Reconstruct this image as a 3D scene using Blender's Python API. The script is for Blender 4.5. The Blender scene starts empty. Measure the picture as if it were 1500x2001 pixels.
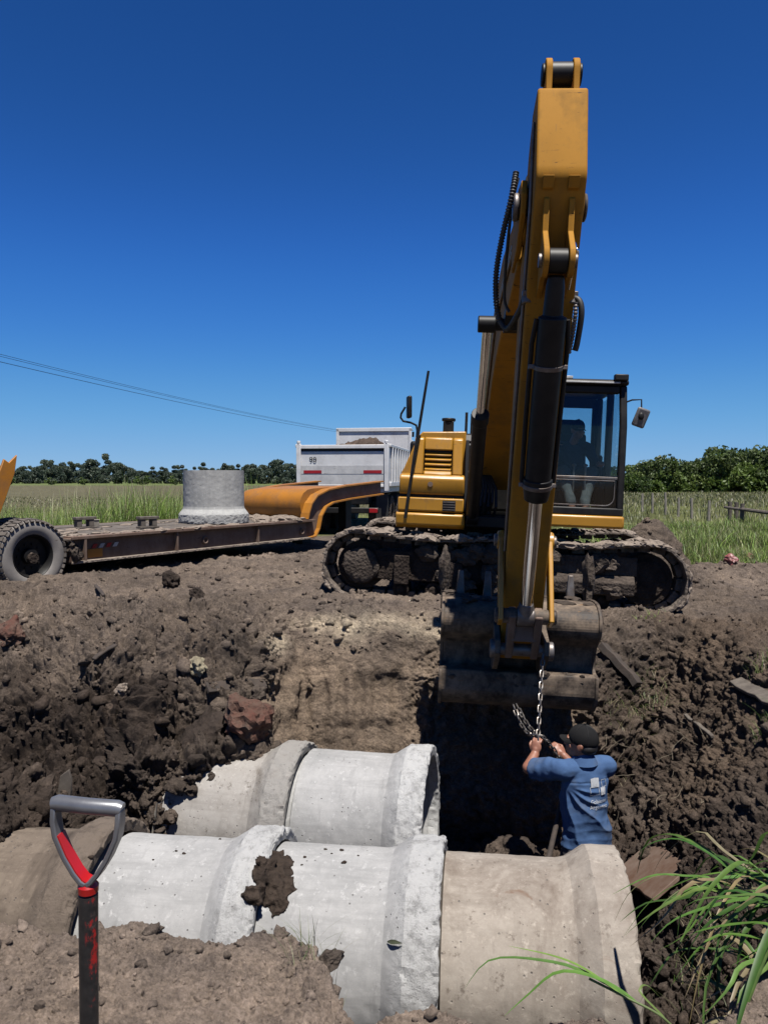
import bpy, bmesh, math, random
import numpy as np
from mathutils import Vector, Matrix, Euler
from mathutils.bvhtree import BVHTree
R = math.radians
scene = bpy.context.scene
COL = scene.collection

# ---------------------------------------------------------------- camera, sky, sun
cam_d = bpy.data.cameras.new('camera'); cam = bpy.data.objects.new('camera', cam_d); COL.objects.link(cam)
CAM_Z = 1.6; PITCH = R(2.5)
cam.location = (0, 0, CAM_Z); cam.rotation_euler = (R(90) - PITCH, 0, 0)
cam_d.sensor_width = 36; cam_d.lens = 27.0; cam_d.clip_start = 0.05; cam_d.clip_end = 6000
scene.camera = cam
SUN_EL, SUN_AZ = R(71), R(20)            # sun behind the camera, a little to its right, high
S = Vector((math.sin(SUN_AZ) * math.cos(SUN_EL), -math.cos(SUN_AZ) * math.cos(SUN_EL), math.sin(SUN_EL)))
w = bpy.data.worlds.new('World'); scene.world = w; w.use_nodes = True
wt = w.node_tree; wt.nodes.clear()
sky = wt.nodes.new('ShaderNodeTexSky'); sky.sky_type = 'NISHITA'; sky.sun_disc = False
sky.sun_elevation = SUN_EL; sky.sun_rotation = math.pi - SUN_AZ
sky.altitude = 0; sky.air_density = 0.6; sky.dust_density = 0.0; sky.ozone_density = 10.0
sc_ = wt.nodes.new('ShaderNodeMix'); sc_.data_type = 'RGBA'; sc_.blend_type = 'MULTIPLY'; sc_.inputs[0].default_value = 1.0; sc_.inputs[7].default_value = (.1, .1, .1, 1)
cur = wt.nodes.new('ShaderNodeRGBCurve')        # the deep polarised blue of the clear noon sky
for ch, pts in enumerate((((0, 0), (.043, .0116), (.09, .041), (.186, .125), (.36, .23), (1, .45)), ((0, 0), (.092, .067), (.191, .188), (.363, .355), (.56, .445), (1, .60)), ((0, 0), (.224, .262), (.427, .585), (.671, .70), (.76, .73), (1, .78)))):
    c = cur.mapping.curves[ch]; c.points[0].location = pts[0]; c.points[-1].location = pts[-1]
    for p in pts[1:-1]: c.points.new(*p)
cur.mapping.update()
bg = wt.nodes.new('ShaderNodeBackground'); bg.inputs[1].default_value = 0.5
wo = wt.nodes.new('ShaderNodeOutputWorld')
wt.links.new(sky.outputs[0], sc_.inputs[6]); wt.links.new(sc_.outputs[2], cur.inputs[1]); wt.links.new(cur.outputs[0], bg.inputs[0]); wt.links.new(bg.outputs[0], wo.inputs[0])
sd = bpy.data.lights.new('sun', 'SUN'); sd.energy = 5.0; sd.angle = R(0.5); sd.color = (1.0, 0.955, 0.89)
so = bpy.data.objects.new('sun', sd); COL.objects.link(so); so.location = S * 60
so.rotation_euler = S.to_track_quat('Z', 'Y').to_euler()
scene.view_settings.view_transform = 'Standard'; scene.view_settings.look = 'None'
scene.view_settings.exposure = 1.0; scene.view_settings.gamma = 1.0
scene.cycles.max_bounces = 6; scene.cycles.diffuse_bounces = 1; scene.cycles.transparent_max_bounces = 12
rng = np.random.default_rng(11); random.seed(11)

def at(px, py, Y):
    """world point at distance Y that the photograph shows at (px, py)"""
    dx = (px - 750) / 1500; dy = -(py - 1000.5) / 1500
    v = Vector((dx, math.cos(PITCH) + dy * math.sin(PITCH), -math.sin(PITCH) + dy * math.cos(PITCH)))
    return Vector((0, 0, CAM_Z)) + v * (Y / v.y)

# ---------------------------------------------------------------- numpy noise
def _h(ix, iy, iz, seed):
    n = (ix.astype(np.int64) * 374761393 + iy.astype(np.int64) * 668265263 + iz.astype(np.int64) * 2147483647 + seed * 1274126177) & 0xFFFFFFFF
    n = ((n ^ (n >> 13)) * 1274126177) & 0xFFFFFFFF
    n = ((n ^ (n >> 16)) * 2246822519) & 0xFFFFFFFF
    n = n ^ (n >> 15)
    return (n & 0xFFFFFF) / float(0x1000000)
def vnoise(p, seed=0):
    i = np.floor(p); f = p - i; i = i.astype(np.int64); u = f * f * f * (f * (f * 6 - 15) + 10)
    r = 0
    for a in (0, 1):
        wa = u[:, 0] if a else 1 - u[:, 0]
        for b in (0, 1):
            wb = u[:, 1] if b else 1 - u[:, 1]
            for c in (0, 1):
                wc = u[:, 2] if c else 1 - u[:, 2]
                r = r + wa * wb * wc * _h(i[:, 0] + a, i[:, 1] + b, i[:, 2] + c, seed)
    return r * 2 - 1
_ROT = np.array(Euler((0.6, 0.9, 0.4)).to_matrix())
def fbm(p, octv=4, seed=0, gain=0.5):
    r = 0; a = 1.0
    for o in range(octv):
        r = r + a * vnoise(p, seed + o); p = p @ _ROT.T * 2.03 + 7.7; a *= gain
    return r
def billow(p, octv=4, seed=0, gain=0.5):
    r = 0; a = 1.0
    for o in range(octv):
        r = r + a * (np.abs(vnoise(p, seed + o)) * 2.2 - .55); p = p @ _ROT.T * 2.03 + 7.7; a *= gain
    return r
def worley(p, seed=0):
    i = np.floor(p).astype(np.int64); f1 = np.full(len(p), 9.0); cid = np.zeros(len(p))
    for a in (-1, 0, 1):
        for b in (-1, 0, 1):
            for c in (-1, 0, 1):
                x, y, z = i[:, 0] + a, i[:, 1] + b, i[:, 2] + c
                d = (x + _h(x, y, z, seed) - p[:, 0]) ** 2 + (y + _h(x, y, z, seed + 1) - p[:, 1]) ** 2 + (z + _h(x, y, z, seed + 2) - p[:, 2]) ** 2
                m = d < f1; f1 = np.where(m, d, f1); cid = np.where(m, _h(x, y, z, seed + 3), cid)
    return np.sqrt(f1), cid
def sstep(a, b, x):
    t = np.clip((x - a) / (b - a), 0, 1); return t * t * (3 - 2 * t)

# ---------------------------------------------------------------- mesh builder
def ico(sub):
    bm = bmesh.new(); bmesh.ops.create_icosphere(bm, subdivisions=sub, radius=1)
    v = np.array([x.co[:] for x in bm.verts]); f = np.array([[q.index for q in x.verts] for x in bm.faces]); bm.free(); return v, f
ICO = {k: ico(k) for k in (1, 2, 3, 4)}

class MB:
    def __init__(self, M=None): self.v = []; self.f = []; self.M = M or Matrix()
    def add(self, vs, fs, M=None):
        n = len(self.v); T = self.M @ M if M else self.M
        self.v += [T @ Vector(p) for p in vs]; self.f += [[i + n for i in q] for q in fs]; return self
    def box(self, c, s, rot=(0, 0, 0), M=None, taper=None):
        vs = []
        for z in (-.5, .5):
            k = taper if (taper and z > 0) else 1
            for x, y in ((-.5, -.5), (.5, -.5), (.5, .5), (-.5, .5)): vs.append((x * s[0] * k, y * s[1] * k, z * s[2]))
        T = Matrix.Translation(c) @ Euler(rot).to_matrix().to_4x4()
        return self.add(vs, [(3, 2, 1, 0), (4, 5, 6, 7), (0, 1, 5, 4), (1, 2, 6, 5), (2, 3, 7, 6), (3, 0, 4, 7)], (M @ T) if M else T)
    def bb(self, x0, x1, y0, y1, z0, z1): return self.box(((x0 + x1) / 2, (y0 + y1) / 2, (z0 + z1) / 2), (x1 - x0, y1 - y0, z1 - z0))
    def ring(self, p, a, b, ra, rb, n): return [p + a * (ra * math.cos(2 * math.pi * i / n)) + b * (rb * math.sin(2 * math.pi * i / n)) for i in range(n)]
    def loft(self, rings, cap=True, closed=False):
        n = len(rings[0]); vs = [p for r in rings for p in r]; fs = []
        m = len(rings)
        for j in range(m if closed else m - 1):
            k = (j + 1) % m
            for i in range(n): fs.append((j * n + i, j * n + (i + 1) % n, k * n + (i + 1) % n, k * n + i))
        if cap and not closed: fs.append(tuple(range(n))[::-1]); fs.append(tuple((m - 1) * n + i for i in range(n)))
        return self.add(vs, fs)
    def tube(self, pts, r, n=8, cap=True, closed=False):
        pts = [Vector(p) for p in pts]; m = len(pts); rs = r if isinstance(r, (list, tuple)) else [r] * m
        rings = []; prev = None
        for j in range(m):
            if closed: t = pts[(j + 1) % m] - pts[j - 1]
            else: t = pts[min(j + 1, m - 1)] - pts[max(j - 1, 0)]
            t.normalize()
            if prev is None: a = t.orthogonal().normalized()
            else:
                a = prev - t * prev.dot(t); a = a.normalized() if a.length > 1e-6 else t.orthogonal().normalized()
            prev = a; rings.append(self.ring(pts[j], a, t.cross(a), rs[j], rs[j], n))
        return self.loft(rings, cap, closed)
    def cyl(self, a, b, r, r2=None, n=24): return self.tube([a, b], [r, r if r2 is None else r2], n)
    def capsule(self, a, b, ra, rb, n=14):
        a = Vector(a); b = Vector(b); t = (b - a).normalized(); pts = []; rs = []
        for k in (90, 65, 40, 20, 0): pts.append(a - t * ra * math.sin(R(k))); rs.append(max(ra * math.cos(R(k)), 1e-4))
        for k in (0, 20, 40, 65, 90): pts.append(b + t * rb * math.sin(R(k))); rs.append(max(rb * math.cos(R(k)), 1e-4))
        x = t.orthogonal().normalized(); y = t.cross(x)
        return self.loft([self.ring(p, x, y, q, q, n) for p, q in zip(pts, rs)])
    def ell(self, c, s, rot=(0, 0, 0), sub=3):
        v, f = ICO[sub]; T = Matrix.Translation(c) @ (rot if isinstance(rot, Matrix) else Euler(rot).to_matrix().to_4x4()) @ Matrix.Diagonal((*s, 1))
        return self.add([tuple(p) for p in v], f.tolist(), T)
    def blob(self, c, s, seed=0, sub=3, amp=.3, fr=1.6, rot=(0, 0, 0)):
        v, f = ICO[sub]; k = 1 + amp * fbm(v * fr + seed * 13.7, 4, seed)
        v = v * k[:, None]; T = Matrix.Translation(c) @ Euler(rot).to_matrix().to_4x4() @ Matrix.Diagonal((*s, 1))
        return self.add([tuple(p) for p in v], f.tolist(), T)
    def prism(self, poly, x0, x1, ax='x'):
        """polygon in the plane across axis ax (x: (y,z), y: (x,z), z: (x,y)) extruded from x0 to x1"""
        mk = {'x': lambda p, h: (h, p[0], p[1]), 'y': lambda p, h: (p[0], h, p[1]), 'z': lambda p, h: (p[0], p[1], h)}[ax]
        n = len(poly); vs = [mk(p, x0) for p in poly] + [mk(p, x1) for p in poly]
        fs = [tuple(range(n))[::-1], tuple(range(n, 2 * n))] + [(i, (i + 1) % n, n + (i + 1) % n, n + i) for i in range(n)]
        return self.add(vs, fs)
    def sheet(self, poly, x0, x1, th, ax='x'):
        """open polyline given thickness th and extruded"""
        out = []; m = len(poly)
        for i in range(m):
            a = Vector(poly[max(i - 1, 0)]); b = Vector(poly[min(i + 1, m - 1)]); t = (b - a).normalized(); nn = Vector((-t.y, t.x)); out.append(tuple(Vector(poly[i]) + nn * th))
        for i in range(m - 1): self.prism([poly[i], poly[i + 1], out[i + 1], out[i]], x0, x1, ax)
        return self
    def lathe(self, prof, n=64, closed=True):
        """profile (axial x, radius) turned about the x axis"""
        rings = [[Vector((x, r * math.cos(2 * math.pi * i / n), r * math.sin(2 * math.pi * i / n))) for i in range(n)] for x, r in prof]
        return self.loft(rings, cap=not closed, closed=closed)
    def build(self, name, mat, parent=None, smooth=35, bevel=0, loc=None, seg=2):
        me = bpy.data.meshes.new(name); off = Vector(loc) if loc is not None else Vector()
        me.from_pydata([tuple(p - off) for p in self.v], [], self.f); me.update()
        bm = bmesh.new(); bm.from_mesh(me); bmesh.ops.recalc_face_normals(bm, faces=bm.faces); bm.to_mesh(me); bm.free()
        return link(name, me, mat, parent, smooth, bevel, off, seg)
def link(name, me, mat, parent=None, smooth=35, bevel=0, off=(0, 0, 0), seg=2):
    o = bpy.data.objects.new(name, me); COL.objects.link(o); o.location = off
    if mat: me.materials.append(mat)
    if smooth:
        me.polygons.foreach_set('use_smooth', [True] * len(me.polygons))
        if smooth < 180: me.set_sharp_from_angle(angle=R(smooth))
    if bevel:
        b = o.modifiers.new('bevel', 'BEVEL'); b.width = bevel; b.segments = seg; b.limit_method = 'ANGLE'; b.angle_limit = R(40)
    if parent: o.parent = parent
    return o
def np_mesh(name, v, quads=None, tris=None):
    me = bpy.data.meshes.new(name); me.vertices.add(len(v)); me.vertices.foreach_set('co', np.asarray(v, dtype=np.float32).ravel())
    nq = 0 if quads is None else len(quads); nt = 0 if tris is None else len(tris)
    idx = np.concatenate(([np.asarray(quads).ravel()] if nq else []) + ([np.asarray(tris).ravel()] if nt else [])).astype(np.int32)
    me.loops.add(len(idx)); me.loops.foreach_set('vertex_index', idx); me.polygons.add(nq + nt)
    st = np.concatenate([np.arange(nq) * 4, nq * 4 + np.arange(nt) * 3]).astype(np.int32)
    me.polygons.foreach_set('loop_start', st); me.update(calc_edges=True); me.validate(); return me
def set_tint(me, c):
    a = me.color_attributes.new('tint', 'FLOAT_COLOR', 'POINT')
    cc = np.ones((len(me.vertices), 4), dtype=np.float32); cc[:, :3] = c; a.data.foreach_set('color', cc.ravel())
def tag(o, label, cat=None, group=None, kind=None):
    if label: o['label'] = label
    if cat: o['category'] = cat
    if group: o['group'] = group
    if kind: o['kind'] = kind
    return o
def thing(name, label, cat, M, group=None):
    o = bpy.data.objects.new(name, None); COL.objects.link(o); o.empty_display_size = .2
    o.matrix_world = M if isinstance(M, Matrix) else Matrix.Translation(M)
    return tag(o, label, cat, group)
def solo(name, mb, mat, label, cat, group=None, base=None, **kw):
    if base is None:
        xs = np.array([p[:] for p in mb.v]); base = ((xs[:, 0].min() + xs[:, 0].max()) / 2, (xs[:, 1].min() + xs[:, 1].max()) / 2, xs[:, 2].min())
    return tag(mb.build(name, mat, loc=base, **kw), label, cat, group)
def copy_tree(o, parent=None):
    c = o.copy(); COL.objects.link(c)
    if parent: c.parent = parent
    for ch in o.children: copy_tree(ch, c)
    return c
def remesh(mb, voxel, smooth=6):
    me = bpy.data.meshes.new('tmp'); me.from_pydata([tuple(p) for p in mb.v], [], mb.f); me.update()
    bm = bmesh.new(); bm.from_mesh(me); bmesh.ops.recalc_face_normals(bm, faces=bm.faces); bm.to_mesh(me); bm.free()
    o = bpy.data.objects.new('tmp', me); COL.objects.link(o)
    m = o.modifiers.new('r', 'REMESH'); m.mode = 'VOXEL'; m.voxel_size = voxel
    if smooth: s = o.modifiers.new('s', 'SMOOTH'); s.factor = .5; s.iterations = smooth
    dg = bpy.context.evaluated_depsgraph_get(); dg.update()
    out = bpy.data.meshes.new_from_object(o.evaluated_get(dg)); bpy.data.objects.remove(o); bpy.data.meshes.remove(me); return out
def mesh_np(me):
    v = np.empty(len(me.vertices) * 3, dtype=np.float32); me.vertices.foreach_get('co', v)
    n = np.empty(len(me.vertices) * 3, dtype=np.float32); me.vertices.foreach_get('normal', n); return v.reshape(-1, 3).astype(float), n.reshape(-1, 3).astype(float)

# ---------------------------------------------------------------- materials
KA = 0.47          # albedo scale that goes with the exposure
class NT:
    def __init__(s, name):
        s.m = bpy.data.materials.new(name); s.m.use_nodes = True; s.t = s.m.node_tree; s.n = s.t.nodes; s.b = s.n['Principled BSDF']; s.out = s.n['Material Output']
        s.tc = s.n.new('ShaderNodeTexCoord')
    def l(s, a, b): s.t.links.new(a, b)
    def set(s, sock, v):
        if hasattr(v, 'is_output'): s.l(v, sock)
        else: sock.default_value = (*v, 1) if isinstance(v, tuple) and len(v) == 3 and sock.type == 'RGBA' else v
    def noise(s, scale, detail=4, rough=.55, co=None, dist=0, stretch=None):
        n = s.n.new('ShaderNodeTexNoise'); n.inputs['Scale'].default_value = scale; n.inputs['Detail'].default_value = detail; n.inputs['Roughness'].default_value = rough; n.inputs['Distortion'].default_value = dist
        c = co or s.tc.outputs['Object']
        if stretch:
            mp = s.n.new('ShaderNodeMapping'); mp.inputs['Scale'].default_value = stretch; s.l(c, mp.inputs[0]); c = mp.outputs[0]
        s.l(c, n.inputs['Vector']); return n.outputs['Fac']
    def voro(s, scale, feat='F1', out='Distance'):
        n = s.n.new('ShaderNodeTexVoronoi'); n.feature = feat; n.inputs['Scale'].default_value = scale; s.l(s.tc.outputs['Object'], n.inputs['Vector']); return n.outputs[out]
    def ramp(s, f, a, b, ca=(0, 0, 0), cb=(1, 1, 1)):
        if a > b: a, b, ca, cb = b, a, cb, ca
        n = s.n.new('ShaderNodeValToRGB'); n.color_ramp.elements[0].position = a; n.color_ramp.elements[1].position = b
        n.color_ramp.elements[0].color = (*ca, 1); n.color_ramp.elements[1].color = (*cb, 1); s.l(f, n.inputs[0]); return n.outputs[0]
    def mix(s, f, a, b, mode='MIX', raw=False):
        n = s.n.new('ShaderNodeMix'); n.data_type = 'RGBA'; n.blend_type = mode
        k = KA if (mode == 'MIX' and not raw) else 1
        a, b = [tuple(x * k for x in q) if isinstance(q, tuple) else q for q in (a, b)]
        s.set(n.inputs[0], f); s.set(n.inputs[6], a); s.set(n.inputs[7], b); return n.outputs[2]
    def math(s, op, a, b=0.0):
        n = s.n.new('ShaderNodeMath'); n.operation = op; s.set(n.inputs[0], a); s.set(n.inputs[1], b); return n.outputs[0]
    def attr(s, name, out='Color'):
        n = s.n.new('ShaderNodeAttribute'); n.attribute_name = name; return n.outputs[out]
    def bump(s, h, strength=.4, dist=.01, prev=None):
        n = s.n.new('ShaderNodeBump'); n.inputs['Strength'].default_value = strength; n.inputs['Distance'].default_value = dist; s.set(n.inputs['Height'], h)
        if prev: s.l(prev, n.inputs['Normal'])
        return n.outputs[0]
    def done(s, col=None, rough=.6, metal=0, normal=None, spec=None, **kw):
        if col is not None: s.set(s.b.inputs['Base Color'], col)
        s.set(s.b.inputs['Roughness'], rough); s.set(s.b.inputs['Metallic'], metal)
        if normal: s.l(normal, s.b.inputs['Normal'])
        if spec is not None: s.b.inputs['Specular IOR Level'].default_value = spec
        for k, v in kw.items(): s.set(s.b.inputs[k], v)
        return s.m

def m_paint(name, c, dirt=(.11, .085, .065), amt=.42, rough=.38, chip=(.05, .03, .02), dscale=3, soft=.16, coat=.0, fade=.18, spec=.5):
    t = NT(name); n1 = t.noise(2.3, 5, .6); n2 = t.noise(dscale, 9, .68); n3 = t.noise(17, 6, .7, stretch=(1, 1, .35)); n4 = t.noise(46, 4, .7)
    base = t.mix(t.ramp(n1, .35, .7), c, tuple(x * (1 - fade) for x in c))
    film = t.ramp(t.math('ADD', t.math('MULTIPLY', n2, .7), t.math('MULTIPLY', n3, .3)), 1 - amt - soft, 1 - amt + soft)
    col = t.mix(film, base, dirt)
    spots = t.ramp(n4, .70, .735); col = t.mix(spots, col, dirt)
    ch = t.ramp(t.noise(29, 8, .75), .68, .70); col = t.mix(ch, col, chip); scr = t.ramp(t.noise(11, 5, .6, dist=1.5, stretch=(.5, 1, 4)), .665, .68); col = t.mix(t.math('MULTIPLY', scr, .8), col, chip); run = t.ramp(t.noise(9, 7, .7, stretch=(3, 3, .12)), .60, .72); col = t.mix(t.math('MULTIPLY', run, .45), col, dirt)
    r = t.mix(film, (rough,) * 3, (.85,) * 3, raw=True)
    return t.done(col, r, normal=t.bump(n3, .12, .004), spec=spec, **{'Coat Weight': coat})
def m_basic(name, c, c2=None, scale=6, rough=.6, metal=0, bump=.15, bscale=40, spec=.5, lo=.35, hi=.65, bd=.004):
    t = NT(name); n = t.noise(scale, 8, .65); col = t.mix(t.ramp(n, lo, hi), c, c2 or tuple(x * .7 for x in c))
    return t.done(col, rough, metal, normal=t.bump(t.noise(bscale, 6, .65), bump, bd) if bump else None, spec=spec)
def m_mud(name, c=(.15, .12, .098), c2=(.075, .058, .047), scale=7, bump=.8):
    t = NT(name); n = t.noise(scale, 9, .7); col = t.mix(t.ramp(n, .36, .64), c2, c); n2 = t.noise(38, 7, .72)
    col = t.mix(t.ramp(n2, .6, .75), col, tuple(min(x * 1.5, 1) for x in c))
    return t.done(col, .95, normal=t.bump(t.math('ADD', n2, t.voro(26)), bump, .02), spec=.15)
def m_tint(name, rough=.7, spec=.3, var=.25, trans=0.0):
    t = NT(name); a = t.attr('tint'); n = t.noise(30, 4); col = t.mix(1.0, a, t.ramp(n, .2, .8, ((1 - var) * .78,) * 3, ((1 + var) * .78,) * 3), 'MULTIPLY')
    if trans:
        t.done(col, rough, spec=spec); d = t.n.new('ShaderNodeBsdfTranslucent'); t.l(col, d.inputs[0]); mx = t.n.new('ShaderNodeMixShader'); mx.inputs[0].default_value = trans
        t.l(t.b.outputs[0], mx.inputs[1]); t.l(d.outputs[0], mx.inputs[2]); t.l(mx.outputs[0], t.out.inputs[0]); return t.m
    return t.done(col, rough, spec=spec)
def m_soil():
    t = NT('soil'); a = t.attr('tint'); n1 = t.noise(9, 10, .72); n2 = t.noise(55, 6, .7); n0 = t.noise(1.7, 4, .6)
    v = t.mix(1.0, t.ramp(n1, .3, .72, (.55, .55, .56), (1.4, 1.38, 1.34)), t.ramp(n0, .35, .65, (.82, .82, .84), (1.16, 1.13, 1.1)), 'MULTIPLY')
    v = t.mix(1.0, v, t.ramp(n2, .3, .7, (.55,) * 3, (1.45,) * 3), 'MULTIPLY')
    col = t.mix(1.0, a, v, 'MULTIPLY')
    sp = t.ramp(t.noise(120, 3, .6), .705, .74); col = t.mix(t.math('MULTIPLY', sp, t.ramp(n1, .45, .6)), col, (.30, .26, .215))
    b1 = t.bump(t.noise(14, 12, .72), .75, .06); b2 = t.bump(t.noise(70, 8, .75), .8, .016, b1)
    return t.done(col, .97, normal=b2, spec=.12)
def m_concrete(name, c=(.50, .495, .485), c2=(.36, .36, .355), stain=None, amt=.0, streak=.0, bell=(.68, .68, .67)):
    t = NT(name); n1 = t.noise(3.1, 8, .62); n2 = t.noise(21, 9, .7); n3 = t.noise(2.2, 10, .7, dist=.6)
    col = t.mix(t.ramp(t.math('ADD', t.math('MULTIPLY', n1, .6), t.math('MULTIPLY', n2, .4)), .40, .62), c, c2)
    col = t.mix(t.ramp(n2, .54, .66), col, tuple(min(1, x * 1.16) for x in c))
    col = t.mix(t.math('MULTIPLY', t.ramp(t.noise(5.5, 8, .7, stretch=(.2, 1.6, 1.6)), .48, .68), .55), col, tuple(x * .80 for x in c2))
    col = t.mix(t.math('MULTIPLY', t.ramp(t.noise(6, 9, .75, stretch=(1.8, .35, .35)), .55, .72), .5), col, tuple(x * .70 for x in c2))
    if stain: 
        col = t.mix(t.ramp(n3, .6 - amt, .8 - amt), col, stain)
        col = t.mix(t.ramp(t.noise(7, 10, .78, dist=.8, stretch=(1.6, .7, .7)), .63, .72), col, tuple(min(1, x * 1.35) for x in c)); col = t.mix(t.math('MULTIPLY', t.ramp(t.noise(12, 9, .78), .58, .64), .7), col, tuple(x * .8 for x in stain))
        col = t.mix(t.ramp(t.noise(2.6, 5, .6, dist=1.2), .66, .72), col, (.24, .16, .115))
    be = t.attr('bell', 'Fac'); rough_patch = t.math('MULTIPLY', be, t.ramp(t.noise(13, 10, .78), .38, .50))
    col = t.mix(rough_patch, col, bell)
    crack = t.math('MULTIPLY', be, t.ramp(t.noise(26, 9, .8), .36, .30)); col = t.mix(t.math('MULTIPLY', crack, .75), col, (.16, .155, .15))
    pit = t.ramp(t.voro(26), .17, .09); pm = t.math('MULTIPLY', pit, t.ramp(t.noise(7, 3), .5, .6)); col = t.mix(t.math('MULTIPLY', pm, .75), col, (.13, .12, .115))
    fine = t.ramp(t.noise(60, 6, .7), .655, .69); col = t.mix(t.math('MULTIPLY', fine, .6), col, (.25, .24, .23))
    b = t.bump(t.noise(14, 10, .7), .25, .008); b = t.bump(t.math('MULTIPLY', be, t.noise(60, 10, .8)), 1.0, .014, b); b = t.bump(t.math('SUBTRACT', 0.0, pm), .6, .008, b)
    return t.done(col, .9, normal=b, spec=.25)
def m_glass(name, tint=(.80, .86, .88), refl=.10):
    t = NT(name); tr = t.n.new('ShaderNodeBsdfTransparent'); tr.inputs[0].default_value = (*tint, 1); g = t.n.new('ShaderNodeBsdfGlossy'); g.inputs['Roughness'].default_value = .05; g.inputs[0].default_value = (.9, .9, .9, 1)
    lw = t.n.new('ShaderNodeLayerWeight'); lw.inputs[0].default_value = .25; mx = t.n.new('ShaderNodeMixShader')
    t.l(t.math('ADD', t.math('MULTIPLY', lw.outputs['Facing'], .16), refl * .2), mx.inputs[0]); t.l(tr.outputs[0], mx.inputs[1]); t.l(g.outputs[0], mx.inputs[2]); t.l(mx.outputs[0], t.out.inputs[0]); return t.m
MAT = dict(
    yellow=m_paint('yellow_paint', (.62, .30, .022), amt=.30, rough=.36),
    yarm=m_paint('yellow_arm_paint', (.60, .285, .035), dirt=(.24, .15, .06), amt=.36, rough=.68, spec=.08),
    orange=m_paint('orange_trailer_paint', (.58, .23, .02), amt=.36, rough=.42, dirt=(.17, .10, .055)),
    rust=m_paint('rusty_brown_paint', (.16, .082, .048), dirt=(.29, .215, .17), amt=.46, rough=.7),
    black=m_basic('black_paint', (.008, .008, .009), (.026, .024, .022), rough=.5, bump=.05, spec=.22),
    rubber=m_basic('hose_rubber', (.012, .012, .013), (.03, .028, .026), rough=.6),
    steel=m_basic('worn_steel', (.30, .28, .27), (.19, .145, .115), rough=.5, metal=.6, scale=9),
    chrome=m_basic('chrome_rod', (1.6, 1.62, 1.66), (1.3, 1.3, 1.34), rough=.13, metal=1, bump=0),
    bucket=m_paint('bucket_steel', (.050, .038, .030), dirt=(.27, .205, .15), amt=.50, rough=.6, chip=(.25, .13, .05), dscale=6, soft=.09, spec=.25),
    mud=m_mud('dried_mud'), mudl=m_mud('pale_dried_mud', (.44, .365, .30), (.25, .20, .165), 6),
    mudd=m_mud('dark_wet_mud', (.075, .056, .045), (.035, .026, .021)),
    shoe=m_mud('muddy_track_steel', (.32, .265, .22), (.12, .096, .08), 11, .6),
    tyre=m_paint('muddy_tyre_rubber', (.022, .021, .021), dirt=(.15, .125, .105), amt=.62, rough=.8, dscale=5),
    tyrew=m_paint('dusty_tyre_sidewall', (.17, .16, .15), dirt=(.33, .30, .275), amt=.6, rough=.85, dscale=4),
    white=m_paint('white_truck_paint', (1.05, 1.05, 1.05), dirt=(.55, .52, .50), amt=.33, rough=.45, chip=(.35, .2, .12)),
    grey=m_paint('scuffed_grey_panel', (.62, .62, .63), dirt=(.85, .85, .84), amt=.5, rough=.5),
    red=m_basic('red_reflector', (.55, .015, .02), (.42, .012, .02), rough=.35), whiter=m_basic('white_reflector', (.8, .8, .78), rough=.35, bump=0),
    glass=m_glass('cab_glass'), wglass=m_glass('truck_glass', (.2, .24, .26)), mirror=m_basic('mirror_glass', (1.4, 1.45, 1.5), rough=.08, metal=1, bump=0),
    dark=m_basic('dark_interior', (.010, .011, .014), (.018, .018, .022), rough=.7), seat=m_basic('seat_cloth', (.018, .019, .024), rough=.9),
    wood=m_basic('grey_weathered_wood', (.20, .17, .14), (.10, .08, .065), scale=12, rough=.9, bump=.5), woodd=m_basic('dark_wet_wood', (.085, .06, .045), (.04, .03, .024), scale=9, rough=.9, bump=.6, bd=.01),
    postw=m_basic('pale_fence_wood', (.42, .38, .32), (.26, .23, .19), scale=12, rough=.9, bump=.4),
    soil=m_soil(), leaf=m_tint('leaf', .55, .35, .2, .35), bladem=m_tint('grass_blade', .5, .4, .25, .3), bark=m_basic('bark', (.10, .08, .06), (.05, .04, .032), rough=.95, bump=.6),
    skin=m_basic('skin', (.42, .185, .115), (.36, .15, .09), scale=20, rough=.5, bump=.08, bscale=120), cloth=None,
)
# ---------------------------------------------------------------- the ground: one sheet with the excavated pit
FLOOR = -1.78
def smax(a, b, k=.12): 
    h = np.clip(.5 + .5 * (a - b) / k, 0, 1); return b + (a - b) * h + k * h * (1 - h)
def smin(a, b, k=.12): return -smax(-a, -b, k)
def near_edge(X):
    e = 2.60 + .03 * np.sin(X * 5 + 1) + .035 * np.sin(X * 13)
    e = e - .42 * sstep(-.36, -.03, X)
    return e + .50 * sstep(1.0, 1.55, X)
def level(X, Y):
    t = np.clip(X - 1.57, -2.6, 3.2); a = sstep(6.6, 8.4, Y) * (1 - sstep(14, 20, Y))
    z = .06 + a * (.03 - .038 * t) + .06 * sstep(16, 22, Y)
    z = z + .10 * np.exp(-((X + 4.7) / 1.6) ** 2 - ((Y - 10) / 1.3) ** 2)
    z = z + .95 * np.exp(-((X - 4.0) / .62) ** 2 - ((Y - 11.6) / .6) ** 2)          # spoil heap behind the track
    z = z + .22 * np.exp(-((Y - 13.4 + .1 * X) / .55) ** 2) * sstep(4.4, 5.5, X)        # berm at the grass edge
    z = z + .12 * np.exp(-((X + .6) / 1.5) ** 2 - ((Y - 12.6) / .8) ** 2)
    nx = -.03 + .05 * np.exp(-((X + .22) / .07) ** 2)
    z = z + nx * np.exp(-((Y - near_edge(X) + .10) / .3) ** 2) * (Y < 4)
    return z
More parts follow.
